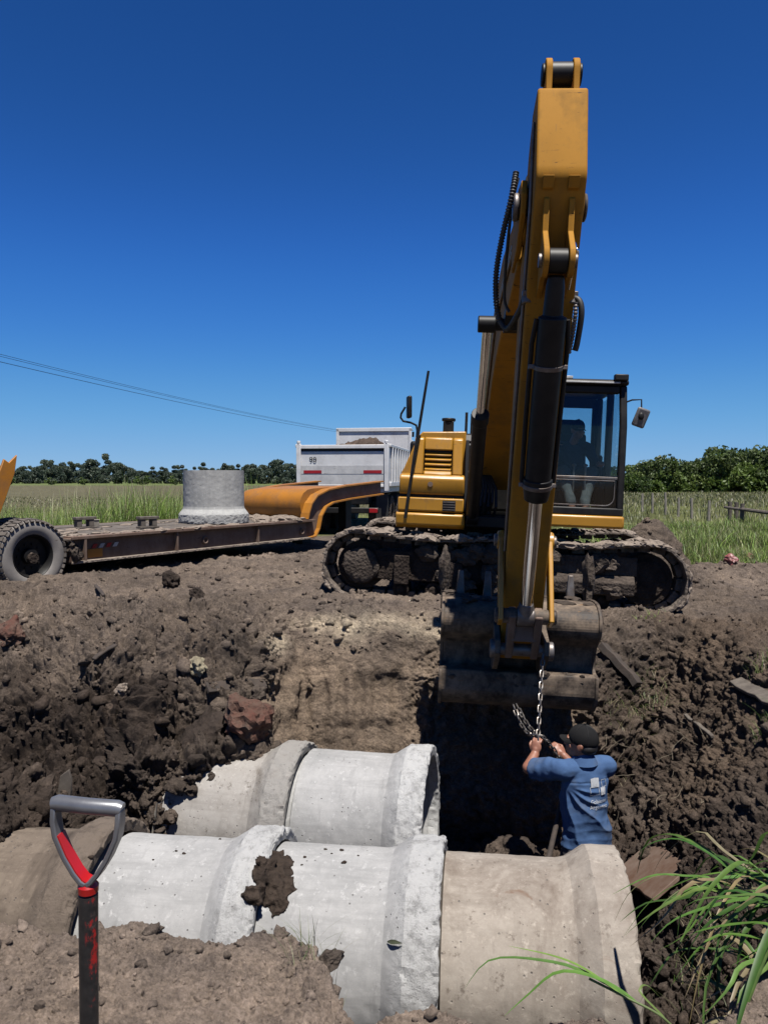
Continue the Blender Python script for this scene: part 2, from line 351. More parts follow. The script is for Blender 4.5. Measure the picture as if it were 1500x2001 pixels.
def hbase(X, Y):
    lv = level(X, Y)
    back = FLOOR + (Y - 6.95 - .08 * np.sin(X * 2.3) + .10 * X * (X < 0)) * 2.3
    back = smin(back, -.35 + (Y - 7.45) * .9, .15)
    right = FLOOR + (X - 1.66 + .10 * np.sin(Y * 1.7) - .05 * (Y - 5)) * 1.25
    left = -.80 + .40 * (Y - 5.5) - np.maximum(0, X + 1.12 + .12 * np.sin(Y * 3)) * 2.6 - .05 * (X + 1.8)
    thr = 5.88 + .30 * (X + 1.0); lz = sstep(-2.15, -1.9, X) * sstep(4.9, 5.2, Y); left = left - .42 * lz * (1 - sstep(thr - .18, thr, Y)) + .20 * lz * sstep(thr - .1, thr + .12, Y)
    left = left + 1.0 * np.exp(-((X + 2.62) / .45) ** 2 - ((Y - 4.55) / .55) ** 2)
    left = left + .25 * np.exp(-((X + 2.6) / .5) ** 2 - ((Y - 6.9) / .6) ** 2) - .16 * np.exp(-((X + 1.55) / .35) ** 2 - ((Y - 6.1) / .28) ** 2)
    ye = near_edge(X)
    front = level(X, Y) - np.maximum(0, Y - ye) * 1.75
    hp = smax(smax(np.maximum(FLOOR, back), right, .1), smax(left, front, .08), .1)
    hp = hp + .62 * np.exp(-((X - 1.02) / .36) ** 2 - ((Y - 5.70) / .42) ** 2) + .25 * np.exp(-((X - .45) / .3) ** 2 - ((Y - 6.3) / .3) ** 2)            # loose heap beside the worker
    return smin(lv, hp, .10)
def disp(X, Y, Z, nz):
    P = np.stack([X, Y, Z], 1); lv = level(X, Y)
    deep = sstep(.05, .5, lv - Z)
    leftz = (1 - sstep(-1.25, -.9, X)) * sstep(4.2, 5.2, Y) * (1 - sstep(8.4, 9.4, Y))
    rightz = sstep(1.5, 1.9, X) * sstep(2.9, 3.6, Y) * (1 - sstep(8.0, 9.0, Y))
    wall = deep * sstep(-1.2, -.9, X) * sstep(6.6, 6.9, Y) * (1 - sstep(1.9, 2.3, X))
    far = sstep(14, 22, Y) + sstep(9, 14, np.abs(X)); grass = grassmask(X, Y)
    amp = (.44 + .66 * leftz + .26 * rightz - .24 * wall * (1 - sstep(.0, .4, X)) + .5 * wall * sstep(.2, .5, X)) * (1 - .75 * np.clip(far, 0, 1)) * (1 - .7 * grass)
    nearf = 1 - sstep(2.5, 6, Y); amp = amp * (1 - .35 * nearf)
    f1, c1 = worley(P * 3.6 + .25 * fbm(P * 7, 2, 5)[:, None], 21); f2, c2 = worley(P * 9.5 + .25 * fbm(P * 15, 2, 6)[:, None], 31); f3, c3 = worley(P * 24, 41)
    bul = lambda f, c, t: np.sqrt(np.clip(1 - (f / .75) ** 2, 0, 1)) * np.clip((c - t) / (1 - t), 0, 1)
    wp = P + .07 * np.stack([vnoise(P * 3.1, 80), vnoise(P * 3.1, 81), vnoise(P * 3.1, 82)], 1)
    lw = np.clip(leftz * (.45 + .55 * sstep(.15, .6, lv - Z)) + .22 * rightz, 0, 1)
    h = .11 * fbm(P * 1.1, 3, 1) + (.030 + .045 * lw) * fbm(P * 3.3, 4, 2) + (.02 + .085 * lw) * billow(wp * 3.0, 4, 23, .55) * (1 - nearf) + .030 * billow(wp * 9, 4, 25, .55) + .10 * bul(f1, c1, .80) * (1 - nearf) * (1 + .6 * fbm(P * 13, 3, 19)) + .03 * bul(f2, c2, .62) * (1 + .5 * fbm(P * 30, 2, 20)) + .016 * bul(f3, c3, .4) + .020 * fbm(P * 19, 4, 3)
    h = h * amp + nearf * .007 * fbm(P * 75, 3, 17) + (1 - nearf) * leftz * .02 * fbm(P * 17, 4, 18)
    # tooth scrapes and ledges on the cut face
    sc = np.sin(X * 2 * np.pi / .19 + 1.5 * vnoise(P * 1.5, 9)) * .030 * wall * sstep(-1.1, -.6, Z) * (1 - sstep(-.45, -.2, Z)) + .04 * wall * vnoise(P * np.array([2.0, 2.0, 7.0]), 12)
    rut = .03 * np.sin((Y + .25 * vnoise(P * .8, 14)) * 2 * np.pi / .42) * sstep(8, 8.6, Y) * (1 - sstep(13, 14, Y)) * (1 - grass)
    return h + sc + rut
def grassmask(X, Y):
    P = np.stack([X, Y, 0 * X], 1); n = .5 * vnoise(P * .55, 50) + .25 * vnoise(P * 1.7, 51)
    dl = -(X + 4.27) * .843 + (Y - 10.5) * .538          # distance out past the trailer
    gl = sstep(2.6, 3.0, dl + n * .5) * sstep(9, 10, Y)
    gr = sstep(13.6, 14.1, Y + .12 * (X - 5) + n * .8 ) * sstep(3.0, 3.6, X + .6 * n)
    gb = sstep(24, 26, Y + n * 2)
    gc = sstep(15.0, 15.6, Y + n) * (1 - sstep(-3.4, -2.6, X))
    return np.clip(gl + gr + gb + gc, 0, 1)
def tint(X, Y, Z, nz):
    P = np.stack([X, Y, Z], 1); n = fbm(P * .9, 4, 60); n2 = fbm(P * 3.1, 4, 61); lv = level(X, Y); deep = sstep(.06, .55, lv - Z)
    dry = np.array([.205, .165, .135]); dark = np.array([.078, .060, .049]); clay = np.array([.31, .24, .18]); pale = np.array([.56, .475, .36]); br = np.array([.165, .125, .095])
    c = dry[None] * (1 + .22 * n[:, None]) * (1 + .6 * (1 - sstep(2.8, 3.6, Y)))[:, None]
    def over(c, t, m): return c * (1 - m[:, None]) + t * m[:, None]
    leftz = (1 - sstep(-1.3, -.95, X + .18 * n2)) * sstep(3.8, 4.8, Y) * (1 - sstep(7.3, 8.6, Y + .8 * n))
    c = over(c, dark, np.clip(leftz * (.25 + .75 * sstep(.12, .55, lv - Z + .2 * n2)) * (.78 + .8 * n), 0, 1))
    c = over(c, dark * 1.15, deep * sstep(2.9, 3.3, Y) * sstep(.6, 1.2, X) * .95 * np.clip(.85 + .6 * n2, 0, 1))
    rz = sstep(1.7, 2.3, X - .25 * (Y - 5)) * sstep(4.6, 5.6, Y + .7 * n) * (1 - sstep(8.2, 9, Y)); c = over(c, br, rz * np.clip(.8 + .5 * n2, 0, 1))
    wall = deep * sstep(-1.25, -1.0, X + .1 * n2) * sstep(6.5, 6.9, Y) * (1 - sstep(1.75, 2.2, X)); c = over(c, clay * (1 + .18 * n2[:, None]), wall * .95)
    st = wall * 0 + np.exp(-((lv - Z - .10 - .04 * n) / .09) ** 2) * sstep(-1.35, -.9, X) * (1 - sstep(.55, .8, X)) * sstep(7.0, 7.3, Y) * (1 - sstep(8.0, 8.3, Y)); c = over(c, pale, np.clip(st * (.75 + .8 * n2), 0, 1))
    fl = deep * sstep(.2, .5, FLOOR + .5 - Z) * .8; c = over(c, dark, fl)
    g = grassmask(X, Y)
    gcol = np.array([.15, .17, .06])[None] * (1 + .3 * n[:, None]); c = over(c, gcol, g)
    crop = g * sstep(30, 45, Y) * (1 - sstep(2, 10, X)); c = over(c, np.array([.155, .145, .088])[None] * (1 + .1 * n[:, None]), crop * (1 - sstep(150, 180, Y)))
    far = g * sstep(150, 185, Y) * (1 - sstep(2, 10, X)); c = over(c, np.array([.17, .22, .08]), far)
    return c * KA
def build_ground():
    az = list(np.arange(-31.5, 31.5001, .066)); step = .12; a = az[-1]; ext = []
    while a + step < 180: a += step; ext.append(a); step *= 1.16
    az = np.radians(np.array([-e for e in ext[::-1]] + az + ext)); NA = len(az)
    rr = np.geomspace(.30, 90, 3600); NR = 1700; far = np.geomspace(95, 4500, 26)
    V = np.zeros((NA, NR + len(far), 2))
    sx, cx = np.sin(az), np.cos(az)
    WM = np.zeros((NA, len(rr)))
    for i in range(NA):
        X = rr * sx[i]; Y = rr * cx[i]; z = hbase(X, Y); dz = np.gradient(z); dr = np.gradient(rr)
        D = np.sqrt(rr ** 2 + (CAM_Z - z) ** 2); g = np.sqrt(dr ** 2 + dz ** 2)
        # apparent size of each step as seen from eye height, with a floor for hidden stretches
        ang = np.abs(np.gradient(np.arctan2(z - CAM_Z, rr))); wgt = .6 * ang + .42 * g / D
        wgt *= np.where(rr < 2.0, .08, 1) * np.where(rr > 14.5, .10, 1); WM[i] = wgt
    ker = np.ones(15) / 15
    for i in range(NA):
        cs = np.cumsum(np.convolve(np.pad(WM[i], 7, 'edge'), ker, 'valid')); cs = (cs - cs[0]) / (cs[-1] - cs[0])
        r = np.concatenate([np.interp(np.linspace(0, 1, NR), cs, rr), far]); V[i, :, 0] = r * sx[i]; V[i, :, 1] = r * cx[i]
    X = V[..., 0].ravel(); Y = V[..., 1].ravel(); Z = hbase(X, Y); e = .02
    hx = (hbase(X + e, Y) - hbase(X - e, Y)) / (2 * e); hy = (hbase(X, Y + e) - hbase(X, Y - e)) / (2 * e)
    N = np.stack([-hx, -hy, np.ones_like(hx)], 1); N /= np.linalg.norm(N, axis=1)[:, None]
    rad = np.hypot(X, Y); d = disp(X, Y, Z, N[:, 2]) * (1 - sstep(60, 90, rad))
    P = np.stack([X, Y, Z], 1) + N * d[:, None]
    nr = NR + len(far); i = np.arange(NA)[:, None]; j = np.arange(nr - 1)[None]; i2 = (i + 1) % NA
    q = np.stack([i * nr + j, i2 * nr + j, i2 * nr + j + 1, i * nr + j + 1], -1).reshape(-1, 4)
    c0 = len(P); P = np.vstack([P, [[0, 0, P[np.arange(NA) * nr, 2].mean()]]]); ii = np.arange(NA); tri = np.stack([np.full(NA, c0), ((ii + 1) % NA) * nr, ii * nr], 1)
    me = np_mesh('ground', P, q[:, ::-1], tri[:, ::-1])
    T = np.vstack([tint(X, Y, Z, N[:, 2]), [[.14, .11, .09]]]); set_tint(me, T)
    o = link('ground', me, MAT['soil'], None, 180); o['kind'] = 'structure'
    return P[:-1], N, T[:-1], me
GP, GN, GT, GME = build_ground()
# make sure faces look up
_n = GME.polygons[len(GME.polygons) // 2].normal
if _n.z < 0: GME.flip_normals()
BVH = BVHTree.FromPolygons([tuple(p) for p in GP] + [(0, 0, 0)], [tuple(p.vertices) for p in GME.polygons])
def gz(x, y):
    h = BVH.ray_cast(Vector((x, y, 6)), Vector((0, 0, -1))); return h[0].z if h[0] else 0.0

def clods():
    """loose crumbs and clods lying on the dug soil"""
    X, Y, Z = GP.T; rad = np.hypot(X, Y); az = np.degrees(np.arctan2(X, Y))
    ok = (np.abs(az) < 31) & (rad > 1.9) & (rad < 20) & (grassmask(X, Y) < .2)
    leftz = (1 - sstep(-1.25, -.9, X)) * sstep(4.2, 5.2, Y) * (1 - sstep(8.4, 9.4, Y)); wall = (GN[:, 2] < .6) & (Y > 6.6) & (X > -1.1) & (X < 2)
    wgt = ok * (.6 + .5 * leftz) * np.where(wall, .03, 1) * np.where(Y < 3.2, .75, 1) * np.where(rad > 9, .55, 1)
    idx = rng.choice(len(X), 26000, p=wgt / wgt.sum()); vs = []; fs = []; ts = []; n0 = 0
    for sub, part in ((1, idx[:22500]), (2, idx[22500:25400]), (3, idx[25400:])):
        v, f = ICO[sub]; variants = []
        for k in range(16):
            q = v * (1 + .5 * fbm(v * 1.6 + 9 * k, 3, k) + (.22 * fbm(v * 5 + k, 3, k + 50) if sub > 1 else 0))[:, None]
            for _ in range(4): d = rng.normal(size=3); d /= np.linalg.norm(d); cut = rng.uniform(.35, .8); pr = q @ d; q = q - np.clip(pr - cut, 0, 9)[:, None] * d[None] * .85
            variants.append(q)
        for t in part:
            D = rad[t]; s = {1: .0013, 2: .0026, 3: .0048}[sub] * D * (.5 + rng.pareto(2.6)); s = min(s, .028 if D < 4 else (.07 if leftz[t] > .3 else .05))
            E = np.array(Euler(rng.uniform(0, 6.3, 3)).to_matrix()); q = variants[rng.integers(16)] * (s * rng.uniform(.7, 1.25, 3)); q = q @ E.T + GP[t] + GN[t] * s * (.2 if sub < 3 else .0)
            vs.append(q); fs.append(f + n0); n0 += len(q); c = GT[t] * rng.uniform(.7, 1.4); ts.append(np.repeat(c[None], len(q), 0))
    me = np_mesh('soil_clods', np.vstack(vs), None, np.vstack(fs)); set_tint(me, np.vstack(ts)); o = link('soil_clods', me, MAT['soil'], None, 180)
    tag(o, 'loose crumbs and clods of dug brown soil scattered over the worksite', 'soil', kind='stuff')
clods()
# ---------------------------------------------------------------- concrete pipes
CM = dict(
    white=m_concrete('pale_new_concrete', (.53, .525, .515), (.37, .37, .365)),
    tan=m_concrete('stained_old_concrete', (.50, .445, .38), (.32, .27, .225), stain=(.205, .16, .128), amt=.09, bell=(.55, .51, .46)),
    brown=m_concrete('muddy_brown_concrete', (.25, .20, .155), (.13, .10, .078), stain=(.085, .065, .05), amt=.16, bell=(.24, .19, .15)),
    smear=m_concrete('mud_smeared_concrete', (.48, .455, .42), (.34, .31, .28), stain=(.15, .12, .095), amt=.08, bell=(.44, .42, .39)),
    grey=m_concrete('grey_cast_concrete', (.60, .60, .575), (.48, .48, .465), bell=(.50, .50, .49)))
def pipe_mesh(seed, n=240, spig=True, bk_=1.0, L=1.08, Ri=.445, Rb=.54, Rf=.625):
    prof = []
    def seg(a, b, k): prof.extend([(a[0] + (b[0] - a[0]) * t / k, a[1] + (b[1] - a[1]) * t / k) for t in range(k)])
    seg((-.0, Ri), (.0, Rb - .045), 3); seg((0, Rb - .045), (.10, Rb - .04), 3); seg((.10, Rb - .04), (.115, Rb), 2); seg((.115, Rb), (.74, Rb), 40)
    seg((.74, Rb), (.79, Rb + .01), 3); seg((.79, Rb + .01), (.90, Rf - .004), 12); seg((.90, Rf - .004), (1.07, Rf), 14); seg((1.07, Rf), (1.08, Rf - .012), 2); seg((1.08, Rf - .012), (1.075, Rb + .012), 5)
    seg((1.075, Rb + .012), (.955, Rb + .002), 8); seg((.955, Rb + .002), (.95, Ri), 4); seg((.95, Ri), (0, Ri), 16)
    if not spig: prof = [((x, Rb) if x < .116 and r > Ri + .02 else (x, r)) for x, r in prof]
    m = len(prof); p = np.array(prof); th = np.linspace(0, 2 * np.pi, n, endpoint=False)
    x = np.repeat(p[:, 0][:, None], n, 1); r = np.repeat(p[:, 1][:, None], n, 1); c, s = np.cos(th)[None], np.sin(th)[None]
    q = np.stack([x, r * c, r * s], -1).reshape(-1, 3); nn = fbm(q * 3 + seed, 3, seed) * .0018 + fbm(q * 19 + seed, 3, seed + 3) * .0016
    xf = x.ravel(); rf = r.ravel(); bell = sstep(.80, .93, xf) * (rf > Rb + .005)
    edge = np.exp(-((xf - 1.07) / .03) ** 2) * (rf > Rf - .03) + np.exp(-((xf - .905) / .02) ** 2) * (rf > Rf - .05) * .35
    chip = np.clip(fbm(q * 14 + seed * 3, 4, seed + 5) - .05, 0, 1) ** 1.0 * .032
    rr2 = rf + nn + bk_ * (bell * fbm(q * 30, 4, seed + 7) * .006) - edge * chip * (.35 + .65 * bk_); xx = xf - edge * np.clip(fbm(q * 16 + 5, 3, seed + 9), -.3, 1) * .014
    v = np.stack([xx, rr2 * np.tile(np.cos(th), m), rr2 * np.tile(np.sin(th), m)], 1)
    i = np.arange(m)[:, None]; j = np.arange(n)[None]; i2 = (i + 1) % m; j2 = (j + 1) % n
    f = np.stack([i * n + j, i * n + j2, i2 * n + j2, i2 * n + j], -1).reshape(-1, 4)
    me = np_mesh('concrete_pipe', v, f); a = me.attributes.new('bell', 'FLOAT', 'POINT'); a.data.foreach_set('value', (bell * bk_).astype(np.float32))
    bm = bmesh.new(); bm.from_mesh(me); bmesh.ops.recalc_face_normals(bm, faces=bm.faces); bm.to_mesh(me); bm.free(); return me
GPIPE = 'concrete pipes laid in the pit'
def pipe(rim, yaw, mat, label, seed, roll=0, group=GPIPE, pitch=0):
    o = link('concrete_pipe', pipe_mesh(seed, bk_=.15 if mat == 'tan' else 1.0), CM[mat], None, 20)
    M = Matrix.Translation(rim) @ Matrix.Rotation(R(yaw), 4, 'Z') @ Matrix.Rotation(R(pitch), 4, 'Y') @ Matrix.Rotation(R(roll), 4, 'X') @ Matrix.Translation((-1.08, 0, 0))
    o.matrix_world = M; return tag(o, label, 'pipe', group)
ZC = -1.09
fr = [(-2.58, 4.585), (-1.60, 4.465), (-.62, 4.345), (.335, 4.225), (1.30, 4.105)]
pipe((fr[0][0], fr[0][1], ZC), -7.1, 'brown', 'brown mud-coated concrete pipe at the far left of the front row, mostly buried in soil', 5, 20)
pipe((fr[1][0], fr[1][1], ZC), -7.1, 'brown', 'brown soil-covered concrete pipe with its bell mouth behind the red shovel handle', 1, 40)
pipe((fr[2][0], fr[2][1], ZC), -7.1, 'white', 'clean pale concrete pipe in the front row, seen through and right of the shovel handle', 2, 100)
pipe((fr[3][0], fr[3][1], ZC), -7.1, 'white', 'pale concrete pipe in the front row with a dark mud clod stuck on it', 3, 200)
pipe((fr[4][0], fr[4][1], ZC), -7.1, 'tan', 'brownish stained old concrete pipe nearest the worker, its wide bell end lying free', 4, 310)
bk = [(-.62, 5.86), (.36, 5.77)]
pipe((bk[0][0], bk[0][1] + .06, ZC - .02), -10, 'smear', 'mud-smeared grey concrete pipe in the back row, half buried by dark soil', 6, 70)
pipe((bk[1][0], bk[1][1], ZC), -10.5, 'white', 'clean white concrete pipe in the back row with its open end toward the dark pit', 7, 150)
# ---------------------------------------------------------------- excavator
MAT['mirhouse'] = m_basic('scuffed_mirror_housing', (.30, .29, .29), (.12, .115, .115), scale=14, rough=.5)
EX = Matrix.Translation((1.57, 10.55, .06)) @ Matrix.Rotation(R(2.2), 4, 'Y') @ Matrix.Rotation(R(175.1), 4, 'Z')
ex = thing('excavator', 'yellow tracked excavator facing the pit with its arm hanging down and bucket over the trench', 'excavator', EX)
ex.rotation_mode = 'QUATERNION'; ex.matrix_world = EX
bx = .10
# --- undercarriage
UM = Matrix.Rotation(R(176.9), 4, 'Z')          # tracks stand across the upper body
def track_path(L, h, n=90):
    r = h / 2; pts = []; s = L - 2 * r; per = 2 * s + 2 * math.pi * r
    for k in range(n):
        d = per * k / n
        if d < s: x = -s / 2 + d; sag = .045 * math.sin(math.pi * d / s * 2.0) ** 2; pts.append((x, h - sag - .02 * math.sin(math.pi * d / s), 0))
        elif d < s + math.pi * r: a = (d - s) / r; pts.append((s / 2 + r * math.sin(a), r + r * math.cos(a), -a))
        elif d < 2 * s + math.pi * r: x = s / 2 - (d - s - math.pi * r); pts.append((x, 0, math.pi))
        else: a = (d - 2 * s - math.pi * r) / r; pts.append((-s / 2 - r * math.sin(a), r - r * math.cos(a), math.pi - a))
    return pts
def make_track(side):
    yc = side * 1.16; L, h, wd = 4.28, .80, .58
    mb = MB(UM); rr = random.Random(5 + side)
    for (x, z, a) in track_path(L, h, 50):
        T = Matrix.Translation((x, yc, z + .01)) @ Matrix.Rotation(-a, 4, 'Y')
        mb.box((0, 0, 0), (.197, wd + rr.uniform(-.01, .01), .032), M=T); mb.box((-.055, 0, .03), (.022, wd - .01, .045), M=T); mb.box((.055, 0, .026), (.022, wd - .01, .03), M=T)
        mb.box((0, 0, -.05), (.15, .20, .07), M=T)
    belt = mb.build('track', MAT['shoe'], ex, bevel=.006)
    m = MB(UM)
    for (x, z, a) in track_path(L, h, 150):
        top = z > h * .8
        if rr.random() < (.95 if top else .55):
            off = rr.uniform(-.26, .26) if rr.random() < .5 else side * .27 * (1 if rr.random() < .8 else -1)
            T = Matrix.Translation((x, yc + off, z)) @ Matrix.Rotation(-a, 4, 'Y')
            v = MB(); s = rr.uniform(.03, .075) * (1.0 if top else .7); v.blob((0, 0, .035), (s * 1.7, s * 1.2, s * .62), rr.randint(0, 999), 2, .5, 1.8); m.add([tuple(p) for p in v.v], v.f, T)
    tag(m.build('caked_mud', MAT['mudl'], belt), None, kind='stuff')
    f = MB(UM); yo = yc + side * .20
    f.bb(-1.60, 1.60, yc - .17, yc + .19 if side > 0 else yc + .17, .24, .60) if side > 0 else f.bb(-1.60, 1.60, yc - .19, yc + .17, .24, .60)
    f.prism([(yc - side * .2, .60), (yc + side * .19, .60), (yc, .70), (yc - side * .2, .70)], -1.1, 1.1, 'x')
    f.build('track_frame', MAT['mudd'], belt, bevel=.015)
    g = MB(UM)          # bolted guard plate and lower ledge at one end of the frame, as the photo shows
    g.prism([(yo + side * .02, .20), (yo + side * .10, .22), (yo + side * .12, .36), (yo + side * .05, .44), (yo + side * .0, .44)], (.52 if side < 0 else -1.55), (1.55 if side < 0 else -.52), 'x'); g.bb(.5 if side < 0 else -1.58, 1.58 if side < 0 else -.5, yo - .02, yo + .012, .44, .66)
    g.build('guard_plate', MAT['mud'], belt, bevel=.01)
    for xa, xb, zt, dy in ((-.62, -.45, .5, .09), (-1.28, -1.1, .55, .07)): g = MB(UM); g.bb(xa, xb, min(yo, yo + side * dy), max(yo, yo + side * dy), .2, zt); g.build('frame_bracket', MAT['mudd'], belt, bevel=.01)
    for nm, xw, rad in (('idler', -1.70, .30), ('sprocket', 1.70, .31)):
        q = MB(UM); q.cyl((xw, yc - .13, .40), (xw, yc + .13, .40), rad, n=40); q.cyl((xw, yc + side * .13, .40), (xw, yc + side * (.22 if nm == 'idler' else .15), .40), .235, .225, n=36)
        wh = q.build(nm, MAT['mudd'], belt, bevel=.008)
        
        if nm == 'sprocket': continue
        q = MB(UM); q.blob((xw, yc + side * .225, .40), (.215, .035, .215), 3, 3, .16, 3); q.build('packed_mud', MAT['mud'], wh)
    for k in range(7):
        xw = -1.2 + .4 * k; q = MB(UM); q.cyl((xw, yc - .16, .13), (xw, yc + .16, .13), .10, n=20); q.cyl((xw, yc - .2, .13), (xw, yc + .2, .13), .05, n=14); q.build('roller', MAT['mudd'], belt, bevel=.008)
    for k in (-.7, .75):
        q = MB(UM); q.cyl((k, yc - .13, .72), (k, yc + .13, .72), .06, n=16); q.build('carrier_roller', MAT['mudd'], belt, bevel=.006)
    q = MB(UM)
    for k in range(34):
        xw = rr.choice([rr.uniform(-.75, -.35), rr.uniform(.15, .5), rr.uniform(-.5, -.05), rr.uniform(-1.4, 1.45)]); zz = rr.choice([.62, .60, .58, .30, .2]); s = rr.uniform(.04, .11)
        q.blob((xw, yo + side * rr.uniform(-.02, .07), zz + rr.uniform(-.04, .06)), (s * 1.3, s * .8, s), rr.randint(0, 999), 3, .42, 1.7)
    for k in range(16): s = rr.uniform(.06, .12); q.blob((rr.uniform(-.3, .1), yo + side * rr.uniform(0, .06), rr.uniform(.12, .6)), (s, s * .8, s * 1.1), k + 50, 3, .4, 1.7)
    tag(q.build('mud_lumps', MAT['mud'], belt), None, kind='stuff')
    return belt
make_track(1); make_track(-1)
m = MB(UM); m.bb(-1.0, 1.0, -.98, .98, .42, .66); m.bb(-1.25, -.75, -1.1, 1.1, .32, .6); m.bb(.75, 1.25, -1.1, 1.1, .32, .6); m.build('car_body', MAT['mudd'], ex, bevel=.03)
m = MB(); m.cyl((0, 0, .6), (0, 0, .98), .62, n=48); m.build('slew_ring', MAT['mudd'], ex, bevel=.01)
# --- upper body
m = MB(); m.bb(-1.30, 1.32, -2.2, .95, .97, 1.08); m.bb(-.30, .52, .5, 1.12, .92, 1.06); m.build('upper_frame', MAT['black'], ex, bevel=.015)
m = MB(); n = 22; arc = [(-1.33 + 2.66 * k / n, -2.15 - .62 * math.sin(math.pi * k / n) ** .6) for k in range(n + 1)] + [(1.33, -1.75), (-1.33, -1.75)]
m.prism(arc, 1.02, 2.02, 'z'); m.build('counterweight', MAT['yellow'], ex, bevel=.05, seg=3)
m = MB(); m.bb(-.32, 1.30, -1.75, -.15, 1.08, 2.02); m.build('engine_hood', MAT['black'], ex, bevel=.04)
m = MB(); m.prism([(-1.7, 2.03), (-.2, 2.03), (-.3, 2.16), (-1.55, 2.16)], .05, .62, 'x'); m.build('hood_cover', MAT['black'], ex, bevel=.03)
m = MB(); m.cyl((.36, -.8, 2.1), (.36, -.8, 2.46), .055, n=16); m.bb(.5, .54, -.62, -.58, 2.1, 2.48); m.bb(.42, .46, -.62, -.58, 2.1, 2.46); m.build('exhaust_pipe', MAT['black'], ex)
m = MB(); m.bb(.70, .84, .42, .56, 2.06, 2.26); m.cyl((.77, .49, 2.26), (.77, .49, 2.3), .09, n=18); m.build('air_filter', MAT['black'], ex, bevel=.01)
# right-hand body with step box, louvres and grille (left in the photo)
x0, x1 = .54, 1.34
prof = [(-.1, 1.30), (1.13, 1.30), (1.15, 1.34), (1.15, 1.50), (1.12, 1.545), (1.03, 1.56), (.90, 2.02), (.82, 2.09), (-.1, 2.11)]
m = MB(); m.prism([(x0, 1.30), (x1, 1.30), (x1, 1.57), (x1 - .03, 1.62), (x1 - .19, 2.02), (x1 - .25, 2.09), (x0, 2.11)], -.1, .88, 'y')
m.prism([(-.1, 1.30), (1.13, 1.30), (1.15, 1.33), (1.15, 1.50), (1.11, 1.545), (.88, 1.56)], x0 + .0, x1 + .002, 'x')
m.prism([(.87, 1.55), (1.04, 1.55), (.93, 2.0), (.87, 2.03)], x0 + .03, x0 + .16, 'x'); m.prism([(.87, 1.55), (1.04, 1.55), (.93, 2.0), (.87, 2.03)], x0 + .52, x0 + .64, 'x')
m.prism([(.87, 1.55), (1.02, 1.55), (.97, 1.60), (.87, 1.60)], x0 + .162, x0 + .518, 'x'); m.prism([(.87, 1.86), (.945, 1.86), (.91, 2.01), (.87, 2.03)], x0 + .162, x0 + .518, 'x')
body = m.build('side_body', MAT['yellow'], ex, bevel=.018, seg=3)
m = MB(); m.bb(x0 + .165, x0 + .515, .872, .885, 1.60, 1.86); m.build('vent_recess', MAT['dark'], body)
m = MB()
for k in range(4): z = 1.625 + .062 * k; m.box((x0 + .34, .935 - .012 * k, z), (.33, .075, .022), (R(-32), 0, 0))
m.build('louvre', MAT['yellow'], body, bevel=.004)
m = MB(); m.bb(x0 + .01, x1 - .01, -.1, 1.08, 1.262, 1.30); m.build('panel_gap', MAT['dark'], body)
m = MB(); m.prism([(-.1, 1.262), (1.155, 1.262), (1.165, 1.25), (1.165, 1.10), (1.13, 1.08), (-.1, 1.08)], x0 + .0, x1 + .01, 'x'); m.prism([(-.1, 1.076), (1.15, 1.076), (1.18, 1.05), (1.165, .93), (1.10, .885), (-.1, .885)], x0 - .02, x1 + .03, 'x')
lb = m.build('lower_panel', MAT['yellow'], body, bevel=.014, seg=3)
m = MB(); m.bb(x0 + .10, x0 + .26, 1.16, 1.169, 1.105, 1.235); g = m.build('grille', MAT['dark'], lb)
m = MB()
for k in range(4): m.bb(x0 + .105, x0 + .255, 1.165, 1.180, 1.118 + .031 * k, 1.130 + .031 * k)
m.build('grille_bar', MAT['steel'], g)
m = MB(); m.cyl((x0 + .42, 1.13, 1.43), (x0 + .42, 1.166, 1.43), .032, n=20); m.build('latch', MAT['rust'], body)
m = MB(); m.bb(x0 - .04, x0, .2, 1.0, 1.1, 2.0); m.bb(x0 - .35, x0 - .04, .3, .9, 1.06, 1.35); m.build('inner_bulkhead', MAT['dark'], ex, bevel=.01)
m = MB()
for k in range(7): m.tube([(x0 - .08 - .05 * k, .95, 1.05 + .04 * (k % 3)), (x0 - .10 - .05 * k, 1.05, 1.18 + .05 * (k % 2)), (x0 - .16 - .04 * k, .9, 1.4), (x0 - .2 - .02 * k, .6, 1.6)], .018, 8)
m.build('hydraulic_hoses', MAT['rubber'], ex)
m = MB(); m.tube([(x1 - .09, 1.215, 1.00), (x1 - .17, 1.17, 1.75), (x1 - .30, 1.13, 2.82)], [.021, .020, .016], 8); m.build('marker_pole', MAT['black'], ex)
m = MB(); m.tube([(x1 - .16, .55, 2.0), (x1 - .165, .55, 2.12), (x1 - .15, .56, 2.19), (x1 - .08, .58, 2.22), (x1 + .02, .6, 2.235), (x1 + .055, .6, 2.28), (x1 + .05, .6, 2.33), (x1 + .0, .6, 2.42)], .014, 8)
arm = m.build('mirror_arm', MAT['black'], ex); m = MB(); m.box((x1 - .05, .6, 2.42), (.055, .14, .29), (0, R(2), R(15))); m.build('side_mirror', MAT['black'], arm, bevel=.02)
m = MB()          # handrail on top of the body, on the far side
m.tube([(x1 - .1, .3, 2.05), (x1 - .1, .3, 2.12)], .015, 8); m.build('handrail', MAT['black'], ex)
